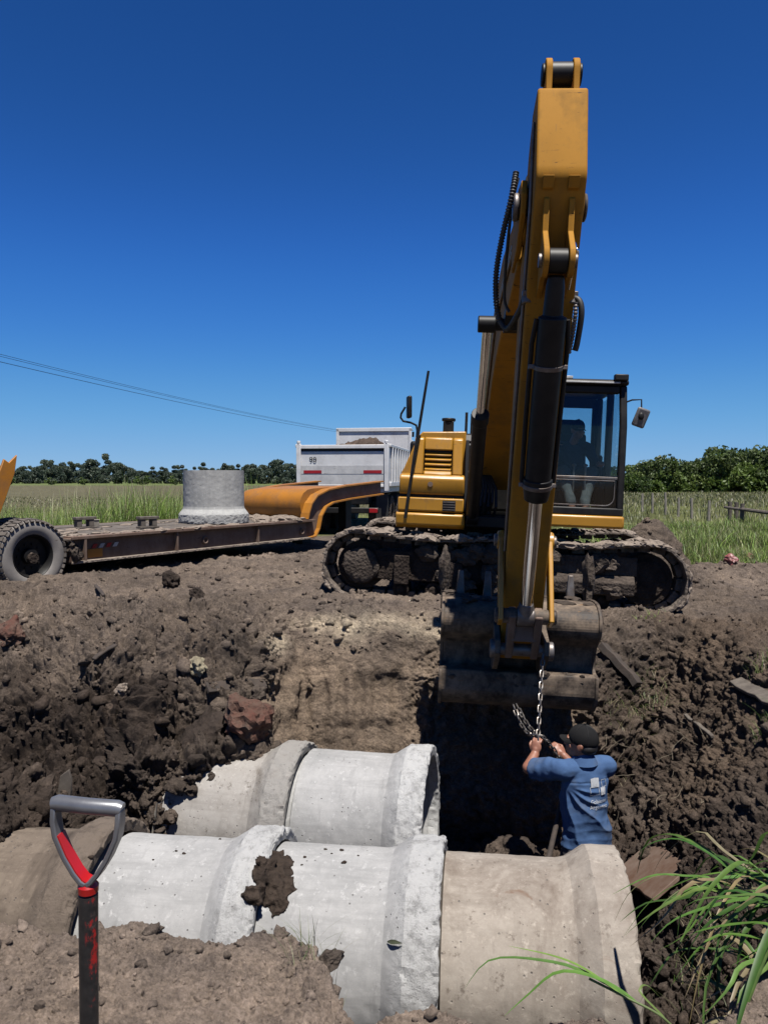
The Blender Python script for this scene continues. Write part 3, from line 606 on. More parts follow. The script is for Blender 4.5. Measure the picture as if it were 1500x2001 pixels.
# --- cab
cx0, cx1, cy0, cy1, cz0, cz1 = -1.335, -.34, -.30, 1.36, 1.13, 2.74
m = MB(); m.bb(cx0 - .01, cx1 + .06, cy0, cy1 + .05, .985, 1.135); m.build('cab_base', MAT['yellow'], ex, bevel=.03, seg=3)
m = MB(); p = .085
for (xa, xb) in ((cx0, cx0 + p), (cx1 - .055, cx1)):
    m.prism([(cy1 - .075, cz0), (cy1 + .0, cz0), (cy1 - .01, 2.2), (cy1 - .12, cz1 - .05), (cy1 - .2, cz1 - .05), (cy1 - .085, 2.2)], xa, xb, 'x')
    m.bb(xa, xb, cy0, cy0 + .10, cz0, cz1 - .05); m.bb(xa, xb, .45, .54, cz0, cz1 - .05); m.bb(xa, xb, cy0, cy1, cz0, cz0 + .10)
m.bb(cx0, cx1, cy1 - .07, cy1 + .004, cz0 - .0, cz0 + .10)
m.bb(cx0 + p, cx1 - .055, cy1 - .20, cy1 - .115, cz1 - .15, cz1 - .05)
m.bb(cx1 - .06, cx1 - .005, cy0 + .1, .45, cz0 + .10, 2.0); m.bb(cx0 + .01, cx0 + .06, .54, cy1 - .1, cz0 + .1, 1.62); m.bb(cx0 + .01, cx0 + .06, cy0 + .1, .45, cz0 + .1, 1.75)
cab = m.build('cab', MAT['black'], ex, bevel=.02, seg=3)
m = MB(); m.bb(cx0 + p, cx1 - .055, cy0, cy0 + .05, cz0 + .1, 1.72); m.bb(cx0 + p, cx0 + .13, cy0, cy0 + .05, 1.72, cz1 - .05); m.bb(cx1 - .10, cx1 - .055, cy0, cy0 + .05, 1.72, cz1 - .05); m.bb(cx0 + .13, cx1 - .10, cy0, cy0 + .05, 2.56, cz1 - .05); m.build('rear_wall', MAT['dark'], cab)
m = MB(); m.prism([(cy0 - .02, cz1 - .05), (cy1 - .10, cz1 - .05), (cy1 - .06, cz1 - .02), (cy1 - .10, cz1 + .02), (cy0, cz1 + .05)], cx0 - .01, cx1 + .01, 'x'); rf = m.build('roof', MAT['black'], cab, bevel=.02)
m = MB(); m.bb(cx0 + .1, cx1 - .02, cy1 - .07, cy1 - .045, cz1 - .035, cz1 - .015); m.bb(cx1 - .35, cx1 - .24, cy1 - .16, cy1 - .10, cz1 + .02, cz1 + .05); m.build('roof_trim', MAT['whiter'], rf, bevel=.004)
m = MB(); m.bb(cx0 + .01, cx0 + .17, cy1 - .12, cy1 - .02, cz1 - .0, cz1 + .075); m.build('work_lamp', MAT['black'], rf, bevel=.012)
fy = lambda z: cy1 - .03 if z < 2.2 else cy1 - .03 - (z - 2.2) * .24
def pane(z0, z1, ye=.012):
    q = MB(); q.prism([(fy(z0), z0), (fy(z1) if z1 <= 2.2 else fy(2.2), min(z1, 2.2)), (fy(z1), z1), (fy(z1) - ye, z1), (fy(min(z1, 2.2)) - ye, min(z1, 2.2)), (fy(z0) - ye, z0)], cx0 + p + .002, cx1 - .058, 'x'); return q
pane(1.60, cz1 - .155).build('front_window', MAT['glass'], cab, smooth=0); pane(cz0 + .105, 1.565).build('lower_window', MAT['glass'], cab, smooth=0)
m = MB(); m.bb(cx0 + p, cx1 - .055, cy1 - .055, cy1 - .012, 1.567, 1.598); m.build('window_bar', MAT['steel'], cab, bevel=.005)
m = MB(); r_ = .10; xa, xb, za, zb = cx0 + p + .03, cx1 - .085, cz0 + .125, 1.55
loop = [Vector((xa + r_ - r_ * math.cos(t), cy1 - .012, za + r_ - r_ * math.sin(t))) for t in np.linspace(0, math.pi / 2, 7)] + [Vector((xb - r_ + r_ * math.sin(t), cy1 - .012, za + r_ - r_ * math.cos(t))) for t in np.linspace(0, math.pi / 2, 7)] + [Vector((xb, cy1 - .012, zb)), Vector((xa, cy1 - .012, zb))]
m.tube(loop, .008, 6, closed=True); m.build('window_seal', MAT['steel'], cab)
m = MB(); m.bb(cx0 + .012, cx0 + .02, .56, cy1 - .13, 1.64, cz1 - .1); m.bb(cx0 + .012, cx0 + .02, cy0 + .1, .44, 1.78, cz1 - .1); m.build('door_window', MAT['glass'], cab, smooth=0)
m = MB(); m.bb(cx0 + .13, cx1 - .10, cy0 + .02, cy0 + .03, 1.72, 2.56); m.build('rear_window', MAT['glass'], cab, smooth=0)
m = MB(); xs = (cx0 + cx1) / 2 - .03; m.bb(xs - .25, xs + .25, .02, .52, 1.42, 1.56); m.box((xs, -.02, 1.86), (.46, .13, .66), (R(10), 0, 0)); m.box((xs + .02, -.08, 2.27), (.25, .10, .22), (R(8), 0, 0)); m.bb(xs - .2, xs + .2, .05, .48, 1.14, 1.42); m.build('operator_seat', MAT['seat'], cab, bevel=.04, seg=3)
for sg in (-1, 1): m = MB(); m.bb(xs + sg * .315 - .045, xs + sg * .315 + .045, .1, .75, 1.45, 1.6); m.build('arm_console', MAT['dark'], cab, bevel=.02)
for sgn in (-1, 1):
    m = MB(); m.cyl((xs + sgn * .31, .7, 1.6), (xs + sgn * .29, .74, 1.80), .014, n=10); m.ell((xs + sgn * .29, .745, 1.83), (.024, .024, .045)); m.build('joystick', MAT['dark'], cab)
    m = MB(); m.cyl((xs + sgn * .07, 1.0, 1.16), (xs + sgn * .07, .97, 1.72), .011, n=8); m.ell((xs + sgn * .07, .97, 1.735), (.03, .02, .02)); m.build('travel_lever', MAT['steel'], cab)
m = MB(); m.tube([(cx0, 1.22, 2.50), (cx0 - .06, 1.24, 2.525), (cx0 - .165, 1.26, 2.53), (cx0 - .17, 1.27, 2.38)], .010, 8); ma = m.build('mirror_arm', MAT['black'], cab)
m = MB(); m.box((cx0 - .165, 1.275, 2.315), (.16, .045, .23), (R(-12), R(-16), R(12))); q = m.build('side_mirror', MAT['mirhouse'], ma, bevel=.025, seg=3)
m = MB(); m.ell((cx0 - .16, 1.305, 2.33), (.035, .02, .045)); m.build('mirror_clamp', MAT['black'], q)
# --- boom
def boomsec(y, z, h, wd, tilt):
    c = Vector((bx, y, z)); u = Vector((0, -math.sin(tilt), math.cos(tilt))); xx = Vector((1, 0, 0)); return [c + xx * (sx * wd / 2) + u * (sz * h / 2) for sx, sz in ((-1, -1), (1, -1), (1, 1), (-1, 1))]
pts = [(.25, 1.55, .46, .46), (.75, 2.02, .62, .45), (1.35, 2.50, .74, .44), (2.0, 2.92, .82, .43), (2.55, 3.14, .84, .42), (3.1, 3.24, .80, .41), (3.65, 3.28, .70, .40), (4.2, 3.30, .60, .39), (4.75, 3.33, .46, .38)]
secs = []
for k, (y, z, h, wd) in enumerate(pts):
    a, b = pts[max(k - 1, 0)], pts[min(k + 1, len(pts) - 1)]; secs.append(boomsec(y, z, h, wd, math.atan2(b[1] - a[1], b[0] - a[0])))
m = MB(); m.loft(secs); boom = m.build('boom', MAT['yarm'], ex, bevel=.012, smooth=30)
m = MB()
for sx in (-1, 1): m.prism([(4.5, 3.12), (4.95, 3.16), (5.22, 3.34), (5.25, 3.46), (5.18, 3.58), (4.9, 3.62), (4.5, 3.54)], bx + sx * .195 - .02, bx + sx * .195 + .02, 'x')
m.build('boom_nose', MAT['yarm'], boom, bevel=.01)
m = MB(); m.cyl((bx - .24, 5.1, 3.42), (bx + .24, 5.1, 3.42), .085, n=28); 
pin = m.build('nose_pin', MAT['black'], boom, bevel=.01)
for sx in (-1, 1):
    m = MB(); m.cyl((bx + sx * .222, 5.1, 3.42), (bx + sx * (.262 if sx > 0 else .245), 5.1, 3.42), .095, n=28); m.build('pin_cap', MAT['steel'], pin, bevel=.012)
m = MB(); m.cyl((bx - .38, .25, 1.52), (bx + .38, .25, 1.52), .12, n=24); m.bb(bx - .42, bx - .25, 0, .6, 1.0, 1.62); m.bb(bx + .25, bx + .42, 0, .6, 1.0, 1.62); m.build('boom_foot_bracket', MAT['black'], ex, bevel=.02)
for sx in (-1, 1):          # boom cylinders
    A = Vector((bx + sx * .33, 1.15, 1.05)); B = Vector((bx + sx * .345, 3.62, 2.90)); d = B - A; mid = A + d * .60
    m = MB(); m.cyl(A, mid, .078, n=28); m.cyl(mid - d * .03, mid + d * .012, .092, n=28); m.cyl((A.x - .07, A.y, A.z), (A.x + .07, A.y, A.z), .10, n=24); bc = m.build('boom_cylinder', MAT['black'], ex, bevel=.006)
    m = MB(); m.cyl(mid, B, .045, n=24); m.build('piston_rod', MAT['chrome'], bc)
    m = MB(); m.cyl((B.x - .075, B.y, B.z), (B.x + .085, B.y, B.z), .075, n=24); m.build('rod_eye', MAT['black'], bc, bevel=.01)
m = MB(); m.cyl((bx - .36, 3.62, 2.90), (bx + .36, 3.62, 2.90), .055, n=20); m.prism([(3.4, 3.0), (3.84, 3.0), (3.7, 2.84), (3.54, 2.84)], bx - .2, bx + .2, 'x'); m.build('cylinder_pin', MAT['black'], boom)
A = Vector((bx, 2.35, 3.78)); B = Vector((bx, 5.37, 4.19)); d = B - A; mid = A + d * .56
m = MB(); m.cyl(A, mid, .085, n=28); m.cyl(mid - d * .03, mid, .10, n=28); m.cyl((bx - .09, 2.35, 3.78), (bx + .09, 2.35, 3.78), .11, n=20); m.prism([(2.1, 3.4), (2.6, 3.5), (2.45, 3.86), (2.28, 3.86)], bx - .16, bx - .11, 'x'); m.prism([(2.1, 3.4), (2.6, 3.5), (2.45, 3.86), (2.28, 3.86)], bx + .11, bx + .16, 'x'); sc = m.build('stick_cylinder', MAT['black'], ex, bevel=.006)
m = MB(); m.cyl(mid, B, .05, n=24); m.build('piston_rod', MAT['chrome'], sc)
m = MB(); m.cyl((bx - .078, B.y, B.z), (bx + .078, B.y, B.z), .080, n=32); m.build('rod_eye', MAT['black'], sc, bevel=.012)
# --- stick
sw = .16
ff = lambda z: 4.47 + .387 * (z - .45)
prof = [(5.19, 4.02), (5.46, 4.055), (5.505, 4.04), (5.52, 4.00), (5.635, 3.50), (5.645, 3.45), (5.635, 3.41), (ff(3.28), 3.28), (4.47, .45), (4.40, .12), (4.28, .03), (4.16, .06), (4.12, .30), (4.62, 2.4), (4.78, 3.25), (5.0, 3.8)]
m = MB(); m.prism(prof, bx - sw, bx + sw, 'x'); stick = m.build('stick', MAT['yarm'], ex, bevel=.014, seg=3)
for sx in (-1, 1):
    x = bx + sx * .088
    c = [(5.37 + .10 * math.cos(t), 4.19 + .10 * math.sin(t)) for t in np.linspace(R(-15), R(200), 14)]
    m = MB(); m.prism([(5.48, 4.02)] + c + [(5.22, 4.0)], x - .021, x + .021, 'x'); m.build('top_ear', MAT['yarm'], stick, bevel=.006)
    c = [(5.64 + .105 * math.cos(t), 2.90 + .105 * math.sin(t)) for t in np.linspace(R(35), R(-130), 12)]
    x = bx + sx * .080
    m = MB(); m.prism([(ff(3.34) - .02, 3.34), (ff(3.30) + .03, 3.30), (ff(3.1) + .10, 3.1)] + c + [(ff(2.72) - .02, 2.72)], x - .018, x + .018, 'x'); m.build('cylinder_ear', MAT['yarm'], stick, bevel=.005)
    m = MB(); m.prism([(ff(3.42), 3.44), (ff(3.42) + .05, 3.425), (ff(3.42) + .012, 3.36), (ff(3.36), 3.35)], x - .035, x + .035, 'x'); m.build('gusset', MAT['yarm'], stick, bevel=.004)
m = MB(); m.cyl((bx - .128, 5.37, 4.19), (bx + .128, 5.37, 4.19), .05, n=20)
for sx in (-1, 1): m.cyl((bx + sx * .11, 5.37, 4.19), (bx + sx * .13, 5.37, 4.19), .07, n=24)
m.build('top_pin', MAT['black'], stick, bevel=.006)
m = MB(); m.cyl((bx - .12, 5.64, 2.90), (bx + .12, 5.64, 2.90), .045, n=20); m.build('cylinder_pin', MAT['steel'], stick)
for sx in (-1, 1): m = MB(); m.cyl((bx + sx * .16, 4.95, 3.40), (bx + sx * .178, 4.95, 3.40), .20, n=32); m.build('pivot_boss', MAT['yarm'], stick, bevel=.006)
# bucket cylinder on the outer face of the stick
A = Vector((bx, 5.64, 2.90)); B = Vector((bx, 4.70, .46)); d = B - A; g = lambda t: A + d * t
m = MB(); m.tube([g(.035), g(.06), g(.13), g(.135), g(.60)], [.05, .06, .065, .092, .092], 32); m.cyl(g(.565), g(.583), .104, n=32); m.cyl(g(.588), g(.628), .10, .085, n=32); m.cyl((bx - .06, A.y, A.z), (bx + .06, A.y, A.z), .078, n=32); bcy = m.build('bucket_cylinder', MAT['black'], ex, bevel=.005)
m = MB(); m.cyl(g(.62), g(.975), .048, n=32); m.build('piston_rod', MAT['chrome'], bcy)
m = MB(); m.tube([g(.955), g(.985), g(1.0)], [.052, .07, .07], 24); m.cyl((bx - .065, B.y, B.z), (bx + .065, B.y, B.z), .075, n=28); m.build('rod_eye', MAT['steel'], bcy, bevel=.008)
for t in (.26, .585): 
    m = MB(); m.cyl(g(t - .006), g(t + .006), .108 if t > .5 else .099, n=32); m.box((bx - .105, g(t).y, g(t).z), (.05, .03, .03)); m.box((bx + .105, g(t).y, g(t).z), (.05, .03, .03)); m.build('clamp_band', MAT['steel'], bcy, bevel=.003)
m = MB(); off = Vector((0, .06, .02))
for sx in (-1, 1): m.tube([g(.14) + Vector((sx * .10, 0, 0)), g(.2) + Vector((sx * .118, -.02, 0)), g(.4) + Vector((sx * .116, -.03, 0)), g(.57) + Vector((sx * .112, -.02, 0)), g(.59) + Vector((sx * .09, -.01, 0))], .017, 10)
m.build('oil_pipe', MAT['black'], bcy)
# --- bucket linkage
for sx in (-1, 1):
    x = bx + sx * .192
    a = Vector((x, 4.42, 1.02)); b = B.copy(); b.x = x; t = (b - a).normalized(); nrm = Vector((0, -t.z, t.y))
    m = MB(); poly = [a + nrm * .07 - t * .06, a - nrm * .07 - t * .06, b - nrm * .075 + t * .06, b + nrm * .075 + t * .06]; m.prism([(p_.y, p_.z) for p_ in poly], x - .018, x + .018, 'x'); m.cyl((x - .03, a.y, a.z), (x + .03, a.y, a.z), .075, n=24); lk = m.build('idler_link', MAT['yellow'], ex, bevel=.008)
    m = MB(); m.cyl((x + sx * .02, a.y, a.z), (x + sx * .055, a.y, a.z), .05, n=20); m.build('link_pin', MAT['steel'], lk, bevel=.008)
m = MB(); m.cyl((bx - .235, B.y, B.z), (bx + .235, B.y, B.z), .058, n=28); m.build('linkage_tube', MAT['bucket'], ex, bevel=.01)
P2 = Vector((bx, 4.52, .16))
m = MB()
for sx in (-1, 1):
    x = bx + sx * .10; m.prism([(B.y + .07, B.z), (B.y - .02, B.z + .07), (B.y - .08, B.z), (P2.y - .075, P2.z), (P2.y, P2.z - .075), (P2.y + .075, P2.z)], x - .03, x + .03, 'x')
m.bb(bx - .1, bx + .1, 4.55, 4.66, .25, .38); m.build('power_link', MAT['rust'], ex, bevel=.01)
m = MB(); m.cyl((bx - .235, P2.y, P2.z), (bx + .2, P2.y, P2.z), .05, n=24)
for sx in (-1, 1): m.cyl((bx + sx * .2, P2.y, P2.z), (bx + sx * .25, P2.y, P2.z), .075, n=24)
m.build('bucket_pin', MAT['steel'], ex, bevel=.01)
# --- bucket
outer = [(3.58, .43), (3.80, .47), (4.02, .48), (4.15, .45), (4.23, .385), (4.255, .30), (4.22, .22), (4.14, .16), (4.07, .10), (4.04, .0), (4.05, -.075), (4.10, -.095), (4.19, -.10), (4.215, -.12), (4.22, -.20), (4.21, -.30), (4.10, -.41), (3.9, -.46), (3.6, -.45), (3.36, -.33), (3.22, -.12)]
BX = bx - .015; hw = .635
def spline2(P, k=5):
    out = []
    for i in range(len(P) - 1):
        a, b, c, e = [Vector(P[j]) for j in (max(i - 1, 0), i, i + 1, min(i + 2, len(P) - 1))]
        for t in np.linspace(0, 1, k, endpoint=False): out.append(tuple(.5 * (2 * b + (c - a) * t + (2 * a - 5 * b + 4 * c - e) * t * t + (3 * b - a - 3 * c + e) * t ** 3)))
    return out + [tuple(P[-1])]
outer = spline2(outer, 4)
m = MB(); m.sheet(outer, BX - hw, BX + hw, -.03, 'x'); bucket = m.build('bucket', MAT['bucket'], ex, smooth=45)
for sx in (-1, 1):
    x = BX + sx * (hw + .012)
    m = MB(); m.prism([(y + (y - 3.8) * .03, z + (z - .0) * .03) for y, z in outer], x - .014, x + .014, 'x'); m.build('side_plate', MAT['bucket'], bucket, bevel=.006)
    m = MB(); m.blob((x, 3.60, .66), (.055, .10, .22), 4 + sx, 3, .25, 2); m.box((x, 3.6, .48), (.05, .16, .34), (R(6), 0, 0)); m.build('side_cutter', MAT['mud'], bucket)
    x = bx + sx * .19
    m = MB(); m.prism([(4.0, .46), (4.25, .34), (4.58, .24), (4.61, .14), (4.52, .06), (4.3, -.06), (4.0, -.1)], x - .022, x + .022, 'x'); m.build('bucket_ear', MAT['bucket'], bucket, bevel=.006)
for k in range(5):
    x = BX - .5 + .25 * k
    m = MB(); m.box((x, 3.545, .54), (.085, .07, .24), (R(5), 0, 0), taper=.55); m.build('tooth', MAT['steel'], bucket, bevel=.008)
m = MB(); rr = random.Random(3)
for k in range(26): s = rr.uniform(.02, .05); m.blob((BX + rr.uniform(-.6, .6), rr.uniform(3.7, 4.1), .475), (s * 1.6, s * 1.3, s * .5), k, 2, .4, 1.7)
for k in range(18): s = rr.uniform(.015, .035); m.blob((BX + rr.uniform(-.6, .6), 4.2 + rr.uniform(-.02, .02), rr.uniform(-.2, -.1)), (s * 1.6, s * .6, s), k + 40, 2, .4, 1.7)
tag(m.build('caked_mud', MAT['mud'], bucket), None, kind='stuff')
# --- hoses by the boom nose
def ribbed(path, r, pitch=.021):
    P = [Vector(p) for p in path]; out = []; 
    cr = []
    for i in range(len(P) - 1):
        a, b, c, d_ = P[max(i - 1, 0)], P[i], P[i + 1], P[min(i + 2, len(P) - 1)]
        for t in np.linspace(0, 1, 14, endpoint=False): cr.append(.5 * ((2 * b) + (c - a) * t + (2 * a - 5 * b + 4 * c - d_) * t * t + (3 * b - a - 3 * c + d_) * t ** 3))
    cr.append(P[-1]); acc = [0]
    for i in range(1, len(cr)): acc.append(acc[-1] + (cr[i] - cr[i - 1]).length)
    n = int(acc[-1] / pitch * 4); rs = []
    j = 0
    for k in range(n + 1):
        s = acc[-1] * k / n
        while j < len(acc) - 2 and acc[j + 1] < s: j += 1
        t = (s - acc[j]) / max(acc[j + 1] - acc[j], 1e-6); out.append(cr[j].lerp(cr[j + 1], t)); rs.append(r * (1.0 if k % 4 < 2 else .74))
    return out, rs
def smooth_path(path): 
    o_, _ = ribbed(path, 1, .05); return o_
h1 = [(bx + .25, 5.10, 3.66), (bx + .275, 5.14, 3.48), (bx + .325, 5.05, 3.22), (bx + .35, 4.98, 3.0), (bx + .34, 4.93, 2.80), (bx + .305, 4.92, 2.66), (bx + .25, 4.97, 2.60), (bx + .19, 5.18, 2.68), (bx + .165, 5.32, 2.76)]
q, rs = ribbed(h1[:6], .023); m = MB(); m.tube(q, rs, 12); m.build('ribbed_hose', MAT['rubber'], ex, smooth=60)
m = MB(); m.tube(smooth_path(h1[5:]), .020, 10); m.tube(smooth_path([(bx + .22, 4.9, 3.7), (bx + .255, 4.9, 3.5), (bx + .27, 4.75, 3.15), (bx + .26, 4.6, 2.9), (bx + .22, 4.6, 2.8)]), .012, 10); m.build('black_hose', MAT['rubber'], ex, smooth=60)
m = MB(); m.tube(smooth_path([(bx - .12, 5.30, 2.74), (bx - .185, 5.34, 2.73), (bx - .21, 5.35, 2.64), (bx - .20, 5.3, 2.46), (bx - .19, 5.28, 2.40)]), .021, 12); m.build('black_hose', MAT['rubber'], ex, smooth=60)
q, rs = ribbed([(bx - .165, 5.38, 2.70), (bx - .165, 5.38, 2.6), (bx - .16, 5.33, 2.48), (bx - .15, 5.28, 2.38)], .016, .022); m = MB(); m.tube(q, rs, 10); m.build('spring_guard', MAT['steel'], ex, smooth=60)
for sx in (-1, 1):
    m = MB(); m.box((bx + sx * .14, 5.30, 2.775), (.09, .09, .035), (R(-10), 0, 0)); m.cyl((bx + sx * .15, 5.32, 2.70), (bx + sx * .15, 5.31, 2.77), .035, n=14); m.build('hose_clamp', MAT['steel'], ex, bevel=.006)
m = MB(); m.ell((bx - .115, 5.52, 3.03), (.018, .018, .03)); m.tube([(bx - .12, 5.5, 3.0), (bx - .125, 5.47, 2.9), (bx - .11, 5.4, 2.78)], .007, 6); m.ell((bx - .135, 5.52, 3.0), (.015, .02, .02)); m.build('grease_fitting', MAT['chrome'], ex)
m = MB()
for sx in (1,):
    m.tube([(bx + .205, 4.5, 3.34), (bx + .215, 3.6, 3.28), (bx + .225, 2.6, 3.2), (bx + .235, 1.5, 2.5), (bx + .24, .7, 1.95)], .014, 8); m.tube([(bx + .205, 4.5, 3.29), (bx + .215, 3.6, 3.23), (bx + .225, 2.6, 3.13), (bx + .235, 1.5, 2.43), (bx + .24, .75, 1.9)], .014, 8)
m.build('boom_pipe', MAT['steel'], boom)
m = MB(); m.tube([(bx + .172, 5.44, 3.85), (bx + .172, 5.46, 3.3), (bx + .172, 5.15, 2.4), (bx + .172, 4.75, 1.4), (bx + .172, 4.6, .95)], .011, 8); m.build('grease_line', MAT['steel'], stick)
# ---------------------------------------------------------------- lowbed trailer
def wheel(parent, c, axis_y, rad, wd, tyre=None, dish=True, nm='wheel', seed=0, rim=None):
    """wheel with tread blocks, axis along local y; axis_y = +1/-1 gives the outer side"""
    tyre = tyre or MAT['tyre']; c = Vector(c); T = Matrix.Translation(c) @ Matrix.Rotation(R(90) * axis_y, 4, 'Z')
    prof = [(-wd * .5, rad * .62), (-wd * .52, rad * .80), (-wd * .47, rad * .93), (-wd * .36, rad * .985), (wd * .36, rad * .985), (wd * .47, rad * .93), (wd * .52, rad * .80), (wd * .5, rad * .62), (wd * .40, rad * .57), (-wd * .40, rad * .57)]
    m = MB(T); m.lathe(prof, 64)
    w_ = m.build(nm, MAT['tyrew'], parent, smooth=50)
    m = MB(T); n = 38
    for k in range(n):
        a = 2 * math.pi * k / n
        for s in (-1, 1):
            Q = Matrix.Rotation(a + (s * .5) * math.pi / n, 4, 'X'); m.box((s * wd * .23, 0, rad * .985), (wd * .40, rad * .115, rad * .06), (0, s * R(6), s * R(9)), M=Q); m.box((s * wd * .46, 0, rad * .93), (wd * .10, rad * .10, rad * .12), (0, s * R(48), 0), M=Q)
    m.build('tread', tyre, w_, smooth=0)
    m = MB(T); m.lathe([(wd * .44, rad * .60), (wd * .46, rad * .575), (wd * .40, rad * .545), (wd * .12, rad * .50), (wd * .10, rad * .22), (wd * .30, rad * .20), (wd * .32, rad * .10), (wd * .32, .001), (-wd * .3, .001), (-wd * .3, rad * .55), (-wd * .44, rad * .59)], 48)
    r_ = m.build('rim', rim or MAT['black'], w_, smooth=30)
    m = MB(T); m.cyl((wd * .3, 0, 0), (wd * .42, 0, 0), rad * .10, rad * .085, n=24); m.build('hub', MAT['mudl'], r_, bevel=.006)
    m = MB(T)
    for k in range(10): a = 2 * math.pi * k / 10; m.cyl((wd * .09, rad * .33 * math.cos(a), rad * .33 * math.sin(a)), (wd * .17, rad * .33 * math.cos(a), rad * .33 * math.sin(a)), rad * .034, n=8)
    m.build('wheel_nuts', MAT['black'], r_)
    return w_
TR = Matrix.Translation((-4.27, 10.5, .0)) @ Matrix.Rotation(R(57.5), 4, 'Z')
tr = thing('lowbed_trailer', 'long lowbed trailer with rusty brown side beam, orange gooseneck and muddy rear wheel', 'trailer', TR)
m = MB(); L = 5.45; Wd = 2.45
m.bb(.0, L, .0, .19, .755, .80); m.bb(0, L, .085, .11, .455, .755)
beam = m.build('side_beam', MAT['rust'], tr, bevel=.006)
m = MB(); m.bb(.0, L, .0, .19, .42, .4549); m.build('lower_flange', MAT['mudl'], beam, bevel=.006)
m = MB(); m.bb(.0, L, Wd - .19, Wd, .755, .80); m.bb(.0, L, Wd - .19, Wd, .42, .455); m.bb(0, L, Wd - .11, Wd - .085, .455, .755); m.build('side_beam', MAT['rust'], tr, bevel=.006)
m = MB()
for k in range(11): m.bb(.15 + .52 * k, .22 + .52 * k, .19, Wd - .19, .50, .745)
m.build('cross_member', MAT['rust'], tr)
m = MB(); rr = random.Random(4)
for k in range(9): y = .2 + .232 * k; m.bb(.02, L - .05, y, y + .222, .748 + rr.uniform(-.004, .004), .797 + rr.uniform(-.006, .012))
dk = m.build('deck', MAT['wood'], tr, bevel=.006)
m = MB()
for k in range(80):
    s = rr.uniform(.02, .065); x = rr.uniform(.1, L - .1); e = rr.random(); y = rr.uniform(.06, .35) if e < .5 else (rr.uniform(.3, 2.3)); m.blob((x, y, .80), (s * 2, s * 1.4, s * .38), k, 2, .5, 1.8)
for k in range(40): s = rr.uniform(.05, .12); m.blob((rr.uniform(4.3, 5.3), rr.uniform(.1, 2.2), .81), (s * 1.5, s * 1.5, s * .6), k, 2, .5, 1.8)
tag(m.build('mud_layer', MAT['mudl'], dk), None, kind='stuff')
m = MB(); m.bb(.20, .235, .0, .086, .46, .75); m.bb(1.9, 1.93, .02, .086, .46, .75); m.bb(3.8, 3.83, .02, .086, .46, .75); m.build('stiffener', MAT['rust'], beam)
m = MB(); 
for x in (.14, 2.55, 5.1): m.tube([Vector((x + .05 * math.cos(t), .06, .58 + .05 * math.sin(t))) for t in np.linspace(0, 2 * math.pi, 14)[:-1]], .014, 8, closed=True)
m.build('lashing_ring', MAT['rust'], beam)
m = MB(); m.bb(.30, .55, .078, .0846, .48, .60); m.build('orange_patch', MAT['orange'], beam)
for k in range(4):
    m = MB(); x = .36 + .12 * k; m.prism([(x, .61), (x + .07, .61), (x + .11, .67), (x + .04, .67)], .0715, .0775, 'y'); m.build('reflector', MAT['red' if k % 2 == 0 else 'whiter'], beam)
m = MB(); m.bb(-1.9, .02, .35, .55, .52, .74); m.bb(-1.9, .02, Wd - .55, Wd - .35, .52, .74); m.bb(-1.9, -1.75, .2, Wd - .2, .5, .76); m.bb(-.02, .04, .02, Wd - .02, .44, .78); m.build('rear_frame', MAT['rust'], tr, bevel=.01)
m = MB(); m.blob((.06, .1, .56), (.10, .14, .13), 8, 3, .4, 1.8); m.blob((.02, .2, .7), (.16, .2, .09), 3, 3, .4, 1.8); tag(m.build('mud_lumps', MAT['mud'], tr), None, kind='stuff')
m = MB(); m.bb(-1.7, -.0, .36, Wd - .36, .86, .90); m.bb(-1.75, -1.2, .0, .3, .93, 1.0); m.build('rear_platform', MAT['rust'], tr, bevel=.01)
m = MB(); m.cyl((-.60, -.05, .56), (-.60, Wd + .05, .56), .07, n=16); m.build('axle', MAT['mudd'], tr)
for y, s in ((.0, -1), (.36, -1), (Wd, 1), (Wd - .36, 1)):
    wheel(tr, (-.60, y + .10 * -s, .585), s, .485, .30)
for y0 in (.22, 1.75):          # folded loading ramps, standing up at the rear
    rm = MB(); T0 = Matrix.Translation((-1.06, y0, .98)) @ Matrix.Rotation(R(22), 4, 'Y')
    for yy in (0, .42): 
        n0 = MB(T0); n0.prism([(-.10, 0), (.10, 0), (.10, .78), (.045, 1.02), (-.02, .88), (-.10, .90)], yy, yy + .035, 'y'); rm.v, rm.f = rm.v, rm.f; rm.add(n0.v, n0.f)
    for k in range(7): n0 = MB(T0); n0.bb(-.06, -.01, .03, .42, .1 + .115 * k, .14 + .115 * k); rm.add(n0.v, n0.f)
    n0 = MB(T0); n0.bb(.03, .05, .03, .42, 0, .8); rm.add(n0.v, n0.f)
    rm.build('loading_ramp', MAT['orange'], tr, bevel=.006)
# gooseneck: near and far beams and the curved orange bulkhead between them
def neck_beam(y, side):
    low = [(5.30, .43), (5.48, .45), (5.60, .60), (5.68, .85), (5.84, 1.02), (6.08, 1.10), (6.7, 1.16), (7.95, 1.24)]
    up = [(5.22, .80), (5.24, .82), (5.27, .92), (5.36, 1.10), (5.54, 1.25), (5.9, 1.36), (6.5, 1.43), (7.95, 1.52)]
    lo = [l for l in low]; 
    m = MB(); m.prism(lo + up[::-1], y + side * .085, y + side * .11, 'y'); b = m.build('gooseneck_beam', MAT['rust'], tr, bevel=.003)
    m = MB(); m.sheet(lo, min(y, y + side * .2), max(y, y + side * .2), .028, 'y'); m.build('lower_flange', MAT['orange'], b, smooth=50)
    m = MB(); m.sheet(up, min(y, y + side * .2), max(y, y + side * .2), .028, 'y'); m.build('upper_flange', MAT['orange'], b, smooth=50)
    return b
neck_beam(0, 1); neck_beam(1.95, -1)
pr = [(5.32, .80), (5.24, .92), (5.20, 1.08), (5.22, 1.20), (5.30, 1.31), (5.44, 1.38), (5.62, 1.40), (6.1, 1.42), (6.5, 1.44)]
m = MB(); rings = []
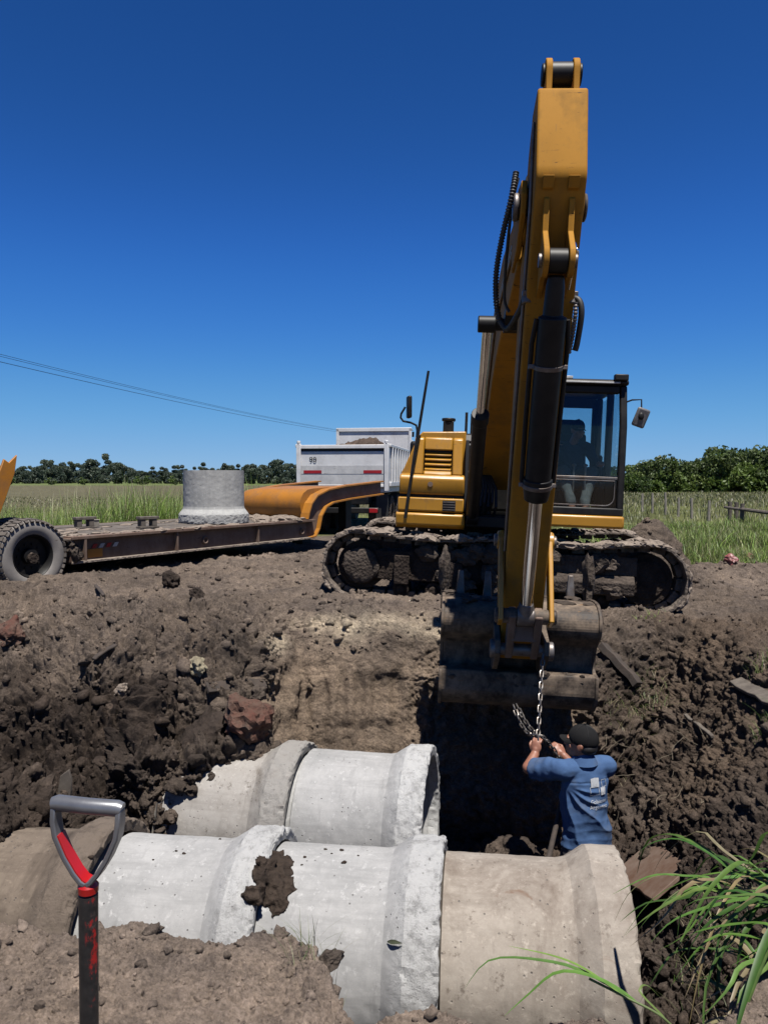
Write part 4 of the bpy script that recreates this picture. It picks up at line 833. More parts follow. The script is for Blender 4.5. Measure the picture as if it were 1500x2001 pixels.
for y, k in ((.19, 1.0), (.25, 1.0), (1.5, 1.0), (1.72, .97), (1.85, .88), (1.91, .72)):
    c = Vector((5.7, y, 1.12)); rings.append([c + (Vector((x, y, z)) - c) * 1.0 * Vector((1, 1, 1)).x if k == 1 else Vector((c.x + (x - c.x) * k, y, c.z + (z - c.z) * k)) for x, z in pr] + [Vector((6.5, y, 1.2)), Vector((5.6, y, .80))])
m.loft(rings); m.build('gooseneck_bulkhead', MAT['orange'], tr, smooth=50)
m = MB(); m.bb(6.4, 7.95, .19, 1.75, 1.415, 1.44); m.bb(7.8, 7.95, .12, 1.8, 1.2, 1.41); m.build('gooseneck_plate', MAT['rust'], tr, bevel=.005)
m = MB(); m.cyl((7.6, .98, 1.1), (7.6, .98, 1.25), .05, n=16); m.cyl((7.6, .98, 1.04), (7.6, .98, 1.1), .09, n=16); m.build('kingpin', MAT['steel'], tr)
for y in (.3, 1.5):
    m = MB(); m.bb(6.9, 7.1, y, y + .2, .25, 1.2); ll = m.build('landing_leg', MAT['black'], tr); m = MB(); m.bb(6.85, 7.15, y - .05, y + .25, .14, .249); m.build('foot', MAT['black'], ll)
# loads on the deck
def on_deck(x, y, z=.81): return TR @ Vector((x, y, z))
o = link('concrete_pipe', pipe_mesh(33, spig=False), CM['grey'], None, 50)
o.matrix_world = Matrix.Translation(on_deck(3.46, .95, .815 + 1.08)) @ Matrix.Rotation(R(90), 4, 'Y') @ Matrix.Rotation(R(40), 4, 'X') @ Matrix.Translation((0, 0, 0)) 
o.matrix_world = Matrix.Translation(on_deck(3.55, .86, .80)) @ Matrix.Diagonal((1, 1, .875, 1)) @ Matrix.Rotation(R(90), 4, 'Y') @ Matrix.Rotation(R(70), 4, 'X') @ Matrix.Translation((-1.08, 0, 0))
tag(o, 'grey concrete pipe standing upright on its flared end on the trailer deck', 'pipe')
for (x, y, lab) in ((1.12, 1.25, 'small hollow timber block on the trailer deck, nearer the wheel'), (1.75, .52, 'small hollow timber block on the trailer deck, nearer the upright pipe')):
    m = MB(Matrix.Translation(on_deck(x, y, .81)) @ Matrix.Rotation(R(48), 4, 'Z')); m.bb(-.17, .17, -.07, .07, .14, .185); m.bb(-.17, .17, -.07, .07, 0, .03); m.bb(-.15, -.07, -.06, .06, .03, .14); m.bb(.05, .13, -.06, .06, .03, .14)
    solo('timber_block', m, MAT['wood'], lab, 'block', 'timber blocks on the trailer', bevel=.006)
m = MB(Matrix.Translation(on_deck(1.45, 1.5, .81)) @ Matrix.Rotation(R(40), 4, 'Z')); m.bb(-.09, .09, -.06, .06, 0, .11); m.bb(-.10, .10, -.07, .07, .11, .12)
solo('wood_offcut', m, MAT['postw'], 'little pale wood offcut at the far edge of the trailer deck', 'offcut', bevel=.008)

# ---------------------------------------------------------------- dump truck
DT = Matrix.Translation((.13, 20.0, .14)) @ Matrix.Rotation(R(-8.3), 4, 'Z')
dt = thing('dump_truck', 'white dump truck seen from behind, its open box heaped with soil', 'truck', DT)
W2 = 2.46; BL = 5.2; z0, z1 = 1.25, 2.34
m = MB(); m.bb(-W2, 0, .05, BL, z0, z0 + .08); m.bb(-W2 + .1, -.1, .1, BL, z0 - .16, z0); m.build('box_floor', MAT['white'], dt, bevel=.01)
m = MB(); m.bb(-W2 + .1, -.1, .0, .045, z0 + .05, z1 - .17); tg = m.build('tailgate', MAT['white'], dt, bevel=.01)
m = MB(); m.bb(-W2 + .0, 0, -.05, .05, z1 - .10, z1 + .0); m.bb(-W2 + .09, -.09, -.02, .05, z0 - .02, z0 + .05); m.build('tailgate_bar', MAT['white'], tg, bevel=.012)
m = MB(); m.bb(-W2 + .12, -.12, .01, .04, z1 - .17, z1 - .10); m.build('tailgate_slot', MAT['dark'], tg)
m = MB(); m.bb(-W2 + .12, -.12, -.006, .0005, z0 + .06, z0 + .31); m.build('lower_panel', MAT['grey'], tg)
m = MB(); m.bb(-W2 + .12, -.12, -.010, .0005, z0 + .33, z0 + .55); m.build('middle_panel', MAT['grey'], tg)
for x in (-2.27, -.67):
    m = MB(); m.bb(x, x + .48, -.016, -.0095, z0 + .345, z0 + .425); m.build('reflector', MAT['red'], tg)
for x in (-W2 + .06, -.06):
    m = MB(); m.bb(x - .06, x + .06, -.06, .06, z0 - .12, z1 + .03); m.cyl((x, -.02, z1 + .03), (x, -.02, z1 + .11), .05, n=12); m.build('corner_post', MAT['white'], dt, bevel=.012)
def side(x, s):
    m = MB(); m.bb(min(x, x - s * .03), max(x, x - s * .03), .05, BL, z0, z1 - .06); sd_ = m.build('side_wall', MAT['white'], dt, bevel=.006)
    m = MB(); m.bb(min(x - s * .03, x + s * .05), max(x - s * .03, x + s * .05), .05, BL, z1 - .06, z1 + .02); m.build('top_rail', MAT['white'], sd_, bevel=.012)
    m = MB(); m.bb(min(x, x + s * .05), max(x, x + s * .05), .05, BL, z0 + .0, z0 + .12); m.build('bottom_rail', MAT['white'], sd_, bevel=.012)
    for k in range(9):
        y = .38 + .54 * k; m = MB(); m.bb(min(x, x + s * .055), max(x, x + s * .055), y, y + .13, z0 + .12, z1 - .06); m.build('rib', MAT['white'], sd_, bevel=.01)
side(0, 1); side(-W2, -1)
m = MB(); m.bb(-W2, 0, BL, BL + .06, z0, 3.08); m.bb(-W2 - .02, -W2 + .07, BL - .04, BL, z0, 3.1); m.bb(-.07, .02, BL - .04, BL, z0, 3.1); m.bb(-W2 - .02, .02, BL - .04, BL, 3.0, 3.12); m.bb(-W2, 0, BL, BL + .7, 3.06, 3.1)
m.build('headboard', MAT['white'], dt, bevel=.01)
m = MB(); m.bb(-1.9, -.55, -.1, 7.6, .78, 1.0); m.bb(-2.2, -.25, -.12, -.04, .55, .70); m.build('chassis', MAT['black'], dt, bevel=.02)
for x in (-2.15, -.5):
    m = MB(); m.bb(x, x + .22, -.135, -.12, .57, .68); m.build('tail_lamp', MAT['red'], dt, bevel=.006)
for y in (.95, 2.25):
    for x, s in ((-.02, 1), (-.34, 1), (-W2 + .02, -1), (-W2 + .34, -1)):
        wm = MB(); tmp = bpy.data.objects.new('wheel_axis', None)
        bpy.data.objects.remove(tmp)
        T = Matrix.Rotation(R(0), 4, 'Z')
        c = Vector((x - s * .15, y, .50)); rad, wd = .50, .28; m = MB(Matrix.Translation(c) @ (Matrix() if s > 0 else Matrix.Rotation(R(180), 4, 'Z')))
        m.lathe([(-wd * .5, rad * .62), (-wd * .52, rad * .8), (-wd * .44, rad * .97), (wd * .44, rad * .97), (wd * .52, rad * .8), (wd * .5, rad * .62), (wd * .2, rad * .5), (wd * .2, .01), (-wd * .4, .01)], 40)
        n = 30
        for k in range(n): m.box((0, 0, rad * .98), (wd * .9, rad * .12, rad * .06), M=Matrix.Rotation(2 * math.pi * k / n, 4, 'X'))
        m.build('wheel', MAT['mud'], dt, smooth=40)
for x in (-.04, -W2 + .04):
    for ya, yb, zz in ((2.95, 3.0, .3), (.15, .18, .35)): m = MB(); m.bb(x - .32 if x > -1 else x, x if x > -1 else x + .32, ya, yb, zz, 1.05); m.build('mudflap', MAT['rubber'], dt)
m = MB(); m.prism([(5.95, 1.0), (8.0, 1.0), (8.05, 1.7), (7.85, 2.75), (6.05, 2.8), (5.95, 2.7)], -W2 + .08, -.08, 'x'); cb = m.build('truck_cab', MAT['white'], dt, bevel=.05, seg=3)
for x in (-.078, -W2 + .078):
    m = MB(); m.prism([(6.4, 1.8), (7.75, 1.8), (7.6, 2.5), (6.4, 2.5)], x - .004, x + .004, 'x'); m.build('door_window', MAT['wglass'], cb)
for y in (7.1,):
    for x, s in ((-.05, 1), (-W2 + .05, -1)):
        m = MB(Matrix.Translation((x - s * .15, y, .5))); m.lathe([(-.14, .31), (-.145, .4), (-.12, .49), (.12, .49), (.145, .4), (.14, .31), (.05, .25), (.05, .01), (-.1, .01)], 40); m.build('wheel', MAT['tyrew'], dt, smooth=40)
m = MB(); m.bb(-.06, .14, 3.3, 5.0, .6, 1.05); m.build('fuel_tank', MAT['steel'], dt, bevel=.05)
# the mark and the small print on the tailgate
def text_mesh(body, size, extr=.002, align='CENTER', spacing=1.0):
    c = bpy.data.curves.new('t', 'FONT'); c.body = body; c.size = size; c.extrude = extr; c.align_x = align; c.space_character = spacing; c.resolution_u = 3
    o = bpy.data.objects.new('t', c); COL.objects.link(o); dg = bpy.context.evaluated_depsgraph_get(); dg.update(); me = bpy.data.meshes.new_from_object(o.evaluated_get(dg)); bpy.data.objects.remove(o); return me
me = text_mesh('90', .20); me.transform(Matrix.Translation((-2.02, -.016, z0 + .64)) @ Matrix.Rotation(R(90), 4, 'X')); link('number_mark', me, MAT['black'], tg, 0)
# heaped load
def heap():
    n = 60; xs = np.linspace(-W2 + .04, -.04, n); ys = np.linspace(.06, BL - .02, 80); X, Y = np.meshgrid(xs, ys, indexing='ij'); P = np.stack([X.ravel(), Y.ravel(), 0 * X.ravel()], 1)
    u = (X + W2 / 2) / (W2 / 2); v = (Y - 2.7) / 2.6; h = 1.98 + .46 * np.clip(1 - np.abs(u + .0) ** 2.2, 0, 1) * np.clip(1 - np.abs(v) ** 2.5, 0, 1) + .22 * np.exp(-((u - .35) / .35) ** 2 - ((v + .1) / .4) ** 2)
    h = h.ravel() + .05 * fbm(P * 3, 4, 3) + .05 * fbm(P * 11, 3, 5); f1, c1 = worley(P * 5, 3); h += .10 * np.sqrt(np.clip(1 - (f1 / .7) ** 2, 0, 1)) * np.clip(c1 - .4, 0, 1)
    V = np.stack([P[:, 0], P[:, 1], h], 1); i = np.arange(n - 1)[:, None]; j = np.arange(79)[None]; q = np.stack([i * 80 + j, (i + 1) * 80 + j, (i + 1) * 80 + j + 1, i * 80 + j + 1], -1).reshape(-1, 4)
    me = np_mesh('soil_load', V, q); t = sstep(-.3, .5, fbm(P * 1.3, 3, 8))[:, None]; set_tint(me, np.array([.06, .045, .036]) * (1 - t) + np.array([.12, .08, .055]) * t)
    o = link('soil_load', me, MAT['soil'], None, 180); o.matrix_world = DT; tag(o, 'heap of brown soil and rubble loaded in the white truck box', 'soil heap')
heap()
# ---------------------------------------------------------------- shovel
MAT['shred'] = m_basic('red_plastic', (.62, .012, .01), (.52, .01, .01), rough=.35, bump=.06)
MAT['shgrey'] = m_basic('grey_metal_grip', (.34, .35, .37), (.20, .20, .215), rough=.33, metal=.5, bump=.08)
def m_shaft():
    t = NT('worn_shovel_shaft'); n = t.noise(9, 9, .75, stretch=(1, 1, .35)); n2 = t.noise(30, 6, .7)
    x = t.n.new('ShaderNodeSeparateXYZ'); t.l(t.tc.outputs['Object'], x.inputs[0])
    face = t.math('MULTIPLY', t.ramp(x.outputs[0], .001, .006), t.ramp(x.outputs[2], .5, .7)); f = t.math('MULTIPLY', face, t.ramp(t.math('ADD', n, t.math('MULTIPLY', n2, .3)), .70, .75))
    col = t.mix(t.ramp(n2, .4, .7), (.014, .014, .015), (.045, .042, .04)); col = t.mix(f, col, (.55, .012, .012)); col = t.mix(t.ramp(t.noise(16, 8, .7), .6, .7), col, (.15, .12, .10))
    return t.done(col, .45, normal=t.bump(n2, .15, .003))
SHX, SHY = -.545, 1.365
g0 = gz(SHX, SHY)
sh = thing('shovel', 'upright digging shovel with red and grey D-shaped handle stuck in the near soil', 'shovel', Matrix.Translation((SHX, SHY, g0)) @ Matrix.Rotation(R(-4), 4, 'Z') @ Matrix.Rotation(R(.6), 4, 'Y'))
H = 1.010 - g0
m = MB(); n = 14; m.tube([(0, 0, .16), (0, 0, .5), (0, 0, H - .165)], [.0165, .0165, .0172], 20); m.build('shaft', m_shaft(), sh)
hw_ = .060; top = H
m = MB(); m.tube([(-hw_ - .004, 0, top), (-hw_ + .004, 0, top + .002), (0, 0, top - .002), (hw_ - .004, 0, top - .004), (hw_ + .004, 0, top - .006)], [.0125, .0145, .0145, .0145, .0125], 20); m.build('grip', MAT['shgrey'], sh)
def strap(sx):
    P = [(sx * hw_, 0, top - .004), (sx * hw_, 0, top - .028), (sx * (hw_ - .004), 0, top - .055), (sx * .040, 0, top - .092), (sx * .022, 0, top - .122), (sx * .009, 0, top - .138), (0, 0, top - .143)]
    rings = []
    for i in range(len(P)):
        a = Vector(P[max(i - 1, 0)]); b = Vector(P[min(i + 1, len(P) - 1)]); t = (b - a).normalized(); nn = Vector((t.z, 0, -t.x)); c = Vector(P[i]); w_ = .0155 if i else .012; th = .0048
        rings.append([c + nn * th + Vector((0, -w_, 0)), c + nn * th + Vector((0, w_, 0)), c - nn * th + Vector((0, w_, 0)), c - nn * th + Vector((0, -w_, 0))])
    return rings
for sx, mt in ((-1, 'shred'), (1, 'shgrey')):
    m = MB(); m.loft(strap(sx)); a = m.build('handle_arm', MAT['shgrey'], sh, bevel=.0025)
    if sx < 0:
        m = MB(); rg = strap(sx)[2:]; inn = []
        for r_ in rg:
            c = (r_[0] + r_[1] + r_[2] + r_[3]) / 4; e = (r_[2] - r_[1]); e = e.normalized(); s_ = 1 if e.x > 0 else -1; q = c + e * s_ * .0052
            inn.append([q + e * s_ * .002 + Vector((0, -.0135, 0)), q + e * s_ * .002 + Vector((0, .0135, 0)), q - e * s_ * .003 + Vector((0, .0135, 0)), q - e * s_ * .003 + Vector((0, -.0135, 0))])
        m.loft(inn); m.build('red_lining', MAT['shred'], a)
m = MB(); m.tube([(0, 0, top - .139), (0, 0, top - .148), (0, 0, top - .160)], [.012, .0185, .0178], 20); m.build('socket', MAT['shred'], sh)
rings = []
for z, wv, th in ((-.10, .012, .002), (-.03, .065, .003), (.08, .10, .004), (.17, .105, .004), (.19, .06, .008), (.22, .02, .016)):
    rings.append([Vector((wv * math.sin(t), .02 * (1 - math.cos(t)) + th * s, z)) for s, ts in ((1, np.linspace(-1.3, 1.3, 9)), (-1, np.linspace(1.3, -1.3, 9))) for t in ts])
m = MB(); m.loft(rings); m.build('blade', MAT['steel'], sh, smooth=50)

# ---------------------------------------------------------------- chains
def m_chain(): return m_basic('chain_steel', (.34, .32, .30), (.14, .11, .09), scale=30, rough=.4, metal=.75, bump=.1)
MAT['chain'] = m_chain()
def chain(path, pitch=.047, r=.0062, w_=.013):
    P = [Vector(p) for p in path]; acc = [0]
    for i in range(1, len(P)): acc.append(acc[-1] + (P[i] - P[i - 1]).length)
    n = int(acc[-1] / pitch); m = MB()
    def pt(s):
        j = 0
        while j < len(acc) - 2 and acc[j + 1] < s: j += 1
        return P[j].lerp(P[j + 1], (s - acc[j]) / max(acc[j + 1] - acc[j], 1e-6))
    for k in range(n):
        c = pt((k + .5) * pitch); t = (pt(min((k + 1) * pitch, acc[-1])) - pt(k * pitch)).normalized(); a = Vector((0, 1, 0)) if abs(t.y) < .9 else Vector((1, 0, 0)); a = (a - t * a.dot(t)).normalized(); b = t.cross(a)
        if k % 2: a, b = b, -a
        s = pitch * .62 - w_
        m.tube([c + t * (s if abs(q) < math.pi / 2 else -s) + t * (w_ * math.cos(q)) + a * (w_ * math.sin(q)) for q in np.linspace(-math.pi, math.pi, 13)[:-1]], r, 6, closed=True)
    return m
HAND = Vector((1.128, 5.56, -.315))
hk = EX @ Vector((bx - .16, 4.60, .15))
solo('lifting_chain', chain([hk, hk + (HAND - hk) * .5, HAND, HAND + Vector((-.005, 0, -.07))]), MAT['chain'], 'rusty steel chain hanging straight from the bucket pin to the raised hand of the worker', 'chain')
B0 = Vector((1.02, 5.99, -.19)); ov = [HAND + Vector((-.02, .02, .02)), HAND + Vector((.03, .03, .02)), HAND + Vector((.09, .07, -.05)), HAND + Vector((.16, .10, -.16)), HAND + Vector((.18, .11, -.22))]
def sag(a, b, s, n=8): return [a.lerp(b, t) + Vector((0, 0, -s * 4 * t * (1 - t))) for t in np.linspace(0, 1, n)]
mm = chain(sag(B0, ov[0], .06) + ov[1:]); m2 = chain([p + Vector((.028, .02, .0)) for p in sag(B0, ov[0], .03)] + [p + Vector((.03, 0, -.03)) for p in ov[1:]] + [HAND + Vector((.12, .1, -.27)), HAND + Vector((.06, .09, -.2))])
mm.add(m2.v, m2.f); solo('doubled_chain', mm, MAT['chain'], 'bright doubled steel chain slanting from the bucket underside over the hand of the worker', 'chain')
# ---------------------------------------------------------------- bits lying about
def ground_pt(px, py):
    dx = (px - 750) / 1500; dy = -(py - 1000.5) / 1500
    v = Vector((dx, math.cos(PITCH) + dy * math.sin(PITCH), -math.sin(PITCH) + dy * math.cos(PITCH))).normalized(); h = BVH.ray_cast(Vector((0, 0, CAM_Z)), v); return h[0], h[1]
def plank(pa, pb, wd, th, mat, label, cat='plank', name='plank', lift=.01, roll=0, sub=False):
    a, na = ground_pt(*pa); b, nb = ground_pt(*pb); t = (b - a); Ln = t.length; t.normalize(); n = ((na + nb) * .5 + Vector((0, 0, .6))).normalized(); s = t.cross(n).normalized(); n = s.cross(t)
    M = Matrix((( t.x, s.x, n.x, 0), (t.y, s.y, n.y, 0), (t.z, s.z, n.z, 0), (0, 0, 0, 1))); c = (a + b) / 2 + n * (lift + th / 2)
    mb = MB(Matrix.Translation(c) @ M @ Matrix.Rotation(R(roll), 4, 'X')); rr = random.Random(int(pa[0])); k = 7; rings = []
    for i in range(k): 
        x = -Ln / 2 + Ln * i / (k - 1); w2 = wd / 2 * (1 + rr.uniform(-.12, .06)); o_ = rr.uniform(-.01, .01); rings.append([Vector((x, -w2, -th / 2 + o_)), Vector((x, w2, -th / 2 + o_)), Vector((x, w2 * .97, th / 2 + o_)), Vector((x, -w2, th / 2 + o_))])
    mb.loft(rings); return solo(name, mb, mat, label, cat, bevel=.006)
plank((398, 1352), (512, 1342), .10, .035, MAT['woodd'], 'short dark plank lying level on the bank above the muddy red clod', lift=.04)
plank((1172, 1268), (1242, 1345), .14, .07, MAT['woodd'], 'dark rotten board stuck in the right bank beside the bucket', lift=.03, roll=35)
plank((1440, 1340), (1520, 1385), .12, .03, MAT['wood'], 'grey weathered board lying on the soil at the right edge', lift=.03)
plank((1340, 1408), (1392, 1448), .035, .03, MAT['wood'], 'thin grey stick lying on the right bank above the worker', 'stick', 'wooden_stick', .03)
plank((184, 1296), (228, 1268), .06, .02, MAT['woodd'], 'dark splinter of board sticking out of the left soil bank', 'board', 'board_splinter', .05, 30)
plank((190, 1151), (206, 1172), .04, .03, MAT['woodd'], 'small dark stick lying on flat soil in front of the trailer', 'stick', 'wooden_stick', .03)
plank((1246, 1690), (1330, 1742), .40, .03, MAT['rust'], 'rusty brown steel plate half buried in the soil right of the stained pipe', 'plate', 'steel_plate', .05, 8)
def stone(px, py, s, mat, label, cat, name, seed, emb=.25, sub=4, amp=.38):
    p, n = ground_pt(px, py); m = MB(); m.blob(p + n * s[2] * (1 - emb) * .6, s, seed, sub, amp, 1.5, (random.random(), random.random(), random.random() * 6)); return solo(name, m, mat, label, cat)
MAT['lime'] = m_mud('pale_limestone', (.46, .40, .28), (.30, .26, .18), 8, .6); MAT['redmud'] = m_mud('red_stained_clay', (.15, .11, .085), (.16, .065, .048), 5, .8); MAT['redp'] = m_basic('red_plastic_scrap', (.30, .03, .03), (.35, .2, .18), rough=.5, scale=14)
stone(381, 1303, (.085, .07, .07), MAT['lime'], 'pale yellowish stone on the dark left bank', 'stone', 'stone', 2)
stone(238, 1348, (.07, .05, .05), MAT['mudl'], 'small pale grey clod on the left bank below the yellowish stone', 'clod', 'soil_clod', 6)
stone(498, 1356, (.07, .06, .06), MAT['mud'], 'round grey-brown clod at the end of the dark plank', 'clod', 'soil_clod', 11)
stone(488, 1418, (.26, .2, .17), MAT['redmud'], 'big red-stained clay lump beside the cut face of the pit', 'clod', 'clay_lump', 15, .45)
stone(404, 1440, (.24, .16, .12), MAT['mudd'], 'large smooth dark clod left of the red-stained lump', 'clod', 'soil_clod', 21, .5)
stone(335, 1138, (.11, .1, .09), MAT['mudd'], 'round dark clod on flat soil below the trailer deck', 'clod', 'soil_clod', 25)
stone(388, 1166, (.14, .10, .06), MAT['mudd'], 'flat dark clod on the soil left of the excavator track', 'clod', 'soil_clod', 28)
stone(1462, 1095, (.11, .10, .08), MAT['redp'], 'crumpled red and white plastic scrap on soil by the right grass', 'litter', 'plastic_scrap', 31, .1)
stone(1424, 1098, (.09, .1, .08), MAT['redp'], 'smaller dark red plastic scrap left of the crumpled one', 'litter', 'plastic_scrap', 36, .1)
stone(20, 1240, (.17, .12, .1), MAT['redmud'], 'reddish clay patch of soil at the left picture edge', 'clod', 'clay_lump', 39, .6)
stone(640, 1885, (.045, .032, .03), MAT['mud'], 'lumpy brown clod on the near mound beside the grass tuft', 'clod', 'soil_clod', 44, .2)
stone(668, 1868, (.035, .028, .026), MAT['mud'], 'small brown clod at the right tip of the near mound', 'clod', 'soil_clod', 47, .2)
stone(350, 1822, (.022, .014, .01), MAT['lime'], 'tiny pale stone chip on the crest of the near mound', 'stone', 'stone', 49, .2)
# pale upright slab and thin stake in the left bank
for (px, py, h_, w_, mt, lab, nm) in ((128, 1545, .22, .10, 'wood', 'grey broken slab standing upright in the soil above the shovel handle', 'broken_slab'), (297, 1640, .34, .018, 'postw', 'thin pale stake standing at the end of the mud-smeared pipe', 'wooden_stake')):
    p, n = ground_pt(px, py); m = MB(Matrix.Translation(p + Vector((0, -.02, -.05))) @ Matrix.Rotation(R(8), 4, 'Y')); m.prism([(-w_ / 2, 0), (w_ / 2, 0), (w_ / 2 * .8, h_ * .7), (w_ * .1, h_), (-w_ / 2 * .9, h_ * .75)], -.012, .012, 'y'); solo(nm, m, MAT[mt], lab, nm.split('_')[1], bevel=.004)
# mud on the pipes
def pipe_hit(px, py):
    dx = (px - 750) / 1500; dy = -(py - 1000.5) / 1500
    v = Vector((dx, math.cos(PITCH) + dy * math.sin(PITCH), -math.sin(PITCH) + dy * math.cos(PITCH))).normalized()
    best = None
    for o in bpy.data.objects:
        if o.name.startswith('concrete_pipe'):
            Mi = o.matrix_world.inverted(); ok, p, n, _ = o.ray_cast(Mi @ Vector((0, 0, CAM_Z)), Mi.to_3x3() @ v)
            if ok:
                p = o.matrix_world @ p; n = (o.matrix_world.to_3x3() @ n).normalized(); d = (p - Vector((0, 0, CAM_Z))).length
                if best is None or d < best[0]: best = (d, p, n)
    return best
bpy.context.view_layer.update()
MAT['clodw'] = m_mud('wet_clod_mud', (.085, .062, .048), (.045, .033, .026), 14, .9)
m = MB(); rr = random.Random(9)
for (px, py, s) in ((540, 1690, .07), (515, 1700, .06), (555, 1705, .05), (530, 1725, .075), (508, 1740, .05), (495, 1752, .045), (548, 1740, .06), (560, 1730, .035), (545, 1765, .04), (538, 1782, .025), (522, 1760, .035), (560, 1692, .025)):
    h = pipe_hit(px, py)
    if h: q = h[2].to_track_quat('Z', 'Y').to_matrix().to_4x4(); n0 = MB(Matrix.Translation(h[1] + h[2] * .004) @ q); n0.blob((0, 0, 0), (s * 1.15, s * 1.15, s * .55), int(px + py), 3, .45, 1.9); m.add(n0.v, n0.f)
me = remesh(m, .008, 1); v, n = mesh_np(me); v2 = v + n * (fbm(v * 30, 4, 3) * .010)[:, None]; me.vertices.foreach_set('co', v2.astype(np.float32).ravel())
o = link('mud_clod', me, MAT['clodw'], None, 180); tag(o, 'dark wet mud clod stuck on the pale pipe in the middle of the front row', 'mud')
m = MB()
for (px, py, s) in ((595, 1675, .008), (668, 1662, .009), (672, 1686, .01), (636, 1660, .007), (648, 1668, .005), (345, 1663, .006), (360, 1668, .007), (178, 1675, .012), (590, 1690, .005), (430, 1640, .006), (700, 1672, .005), (300, 1680, .005)):
    h = pipe_hit(px, py)
    if h: m.blob(h[1] + h[2] * s * .3, (s * 1.4, s, s * .8), int(px), 2, .4, 1.7)
me = bpy.data.meshes.new('mud_crumbs'); me.from_pydata([tuple(p) for p in m.v], [], m.f); o = link('mud_crumbs', me, MAT['clodw'], None, 180); tag(o, 'small dark mud crumbs scattered on top of the pale pipes', 'mud', kind='stuff')
h = pipe_hit(773, 1842); m = MB(Matrix.Translation(h[1] + h[2] * .006) @ h[2].to_track_quat('Z', 'Y').to_matrix().to_4x4() @ Matrix.Rotation(R(20), 4, 'Z'))
rings = []
for t in np.linspace(0, 1, 8): wv = .011 * math.sin(math.pi * min(t * .92 + .06, 1)); x = -.05 + .1 * t; z = .012 * math.sin(math.pi * t); rings.append([Vector((x, -wv, z + .004)), Vector((x, 0, z)), Vector((x, wv, z + .004)), Vector((x, 0, z + .001))])
m.loft(rings); MAT['dryleaf'] = m_basic('dry_green_leaf', (.09, .10, .05), (.05, .06, .03), rough=.6); solo('fallen_leaf', m, MAT['dryleaf'], 'single curled leaf lying on the front pipe left of its stained neighbour', 'leaf', smooth=60)
# ---------------------------------------------------------------- people
def m_cloth(name, c, c2, wear=None):
    t = NT(name); n = t.noise(7, 7, .65); col = t.mix(t.ramp(n, .35, .68), c, c2)
    if wear: col = t.mix(t.math('MULTIPLY', t.ramp(t.noise(3.2, 6, .65), .54, .70), .6), col, wear)
    wv = t.noise(260, 2, .5); b = t.bump(t.noise(24, 5, .6), .35, .006); return t.done(col, .92, normal=t.bump(wv, .12, .002, b), spec=.15)
MAT['shirt'] = m_cloth('blue_work_shirt', (.085, .165, .335), (.06, .12, .26), (.17, .19, .22)); MAT['trouser'] = m_cloth('grey_trousers', (.13, .125, .14), (.085, .08, .088), (.2, .18, .16))
MAT['cap'] = m_cloth('black_cap', (.012, .012, .013), (.022, .021, .021)); MAT['hair'] = m_basic('dark_hair', (.012, .009, .007), rough=.6); MAT['boot'] = m_basic('muddy_boot', (.05, .035, .025), (.1, .08, .06), rough=.8)
MAT['eye'] = m_basic('eye_white', (.6, .58, .55), rough=.3, bump=0); MAT['print'] = m_basic('white_print', (.72, .74, .76), (.6, .62, .66), scale=60, rough=.8, bump=0)
MAT['oshirt'] = m_cloth('navy_overall', (.018, .030, .085), (.012, .02, .06)); MAT['opant'] = m_cloth('pale_work_trousers', (.15, .15, .145), (.10, .10, .10))
def frame(F):
    F = Vector(F).normalized(); Rr = F.cross(Vector((0, 0, 1))).normalized(); U = Rr.cross(F); return Matrix(((Rr.x, F.x, U.x, 0), (Rr.y, F.y, U.y, 0), (Rr.z, F.z, U.z, 0), (0, 0, 0, 1)))
def head_parts(m, c, F):
    """head built in a local frame: x right, y face direction, z up"""
    T = Matrix.Translation(c) @ frame(F)
    def E(p, s, sub=3): n0 = MB(T); n0.ell(p, s, sub=sub); m.add(n0.v, n0.f)
    E((0, -.012, .02), (.076, .098, .098)); E((0, .025, -.045), (.062, .075, .072)); E((0, .052, -.088), (.040, .040, .032)); E((0, .098, -.015), (.013, .022, .026)); E((0, .108, -.032), (.017, .016, .013))
    E((0, .085, .022), (.055, .018, .014)); E((.042, .072, -.03), (.026, .024, .024)); E((-.042, .072, -.03), (.026, .024, .024)); E((0, .092, -.066), (.026, .012, .008)); E((0, .090, -.080), (.022, .012, .009))
    for s in (-1, 1): E((s * .078, -.012, -.018), (.011, .022, .034)); E((s * .082, -.022, -.008), (.009, .013, .022))
    return T
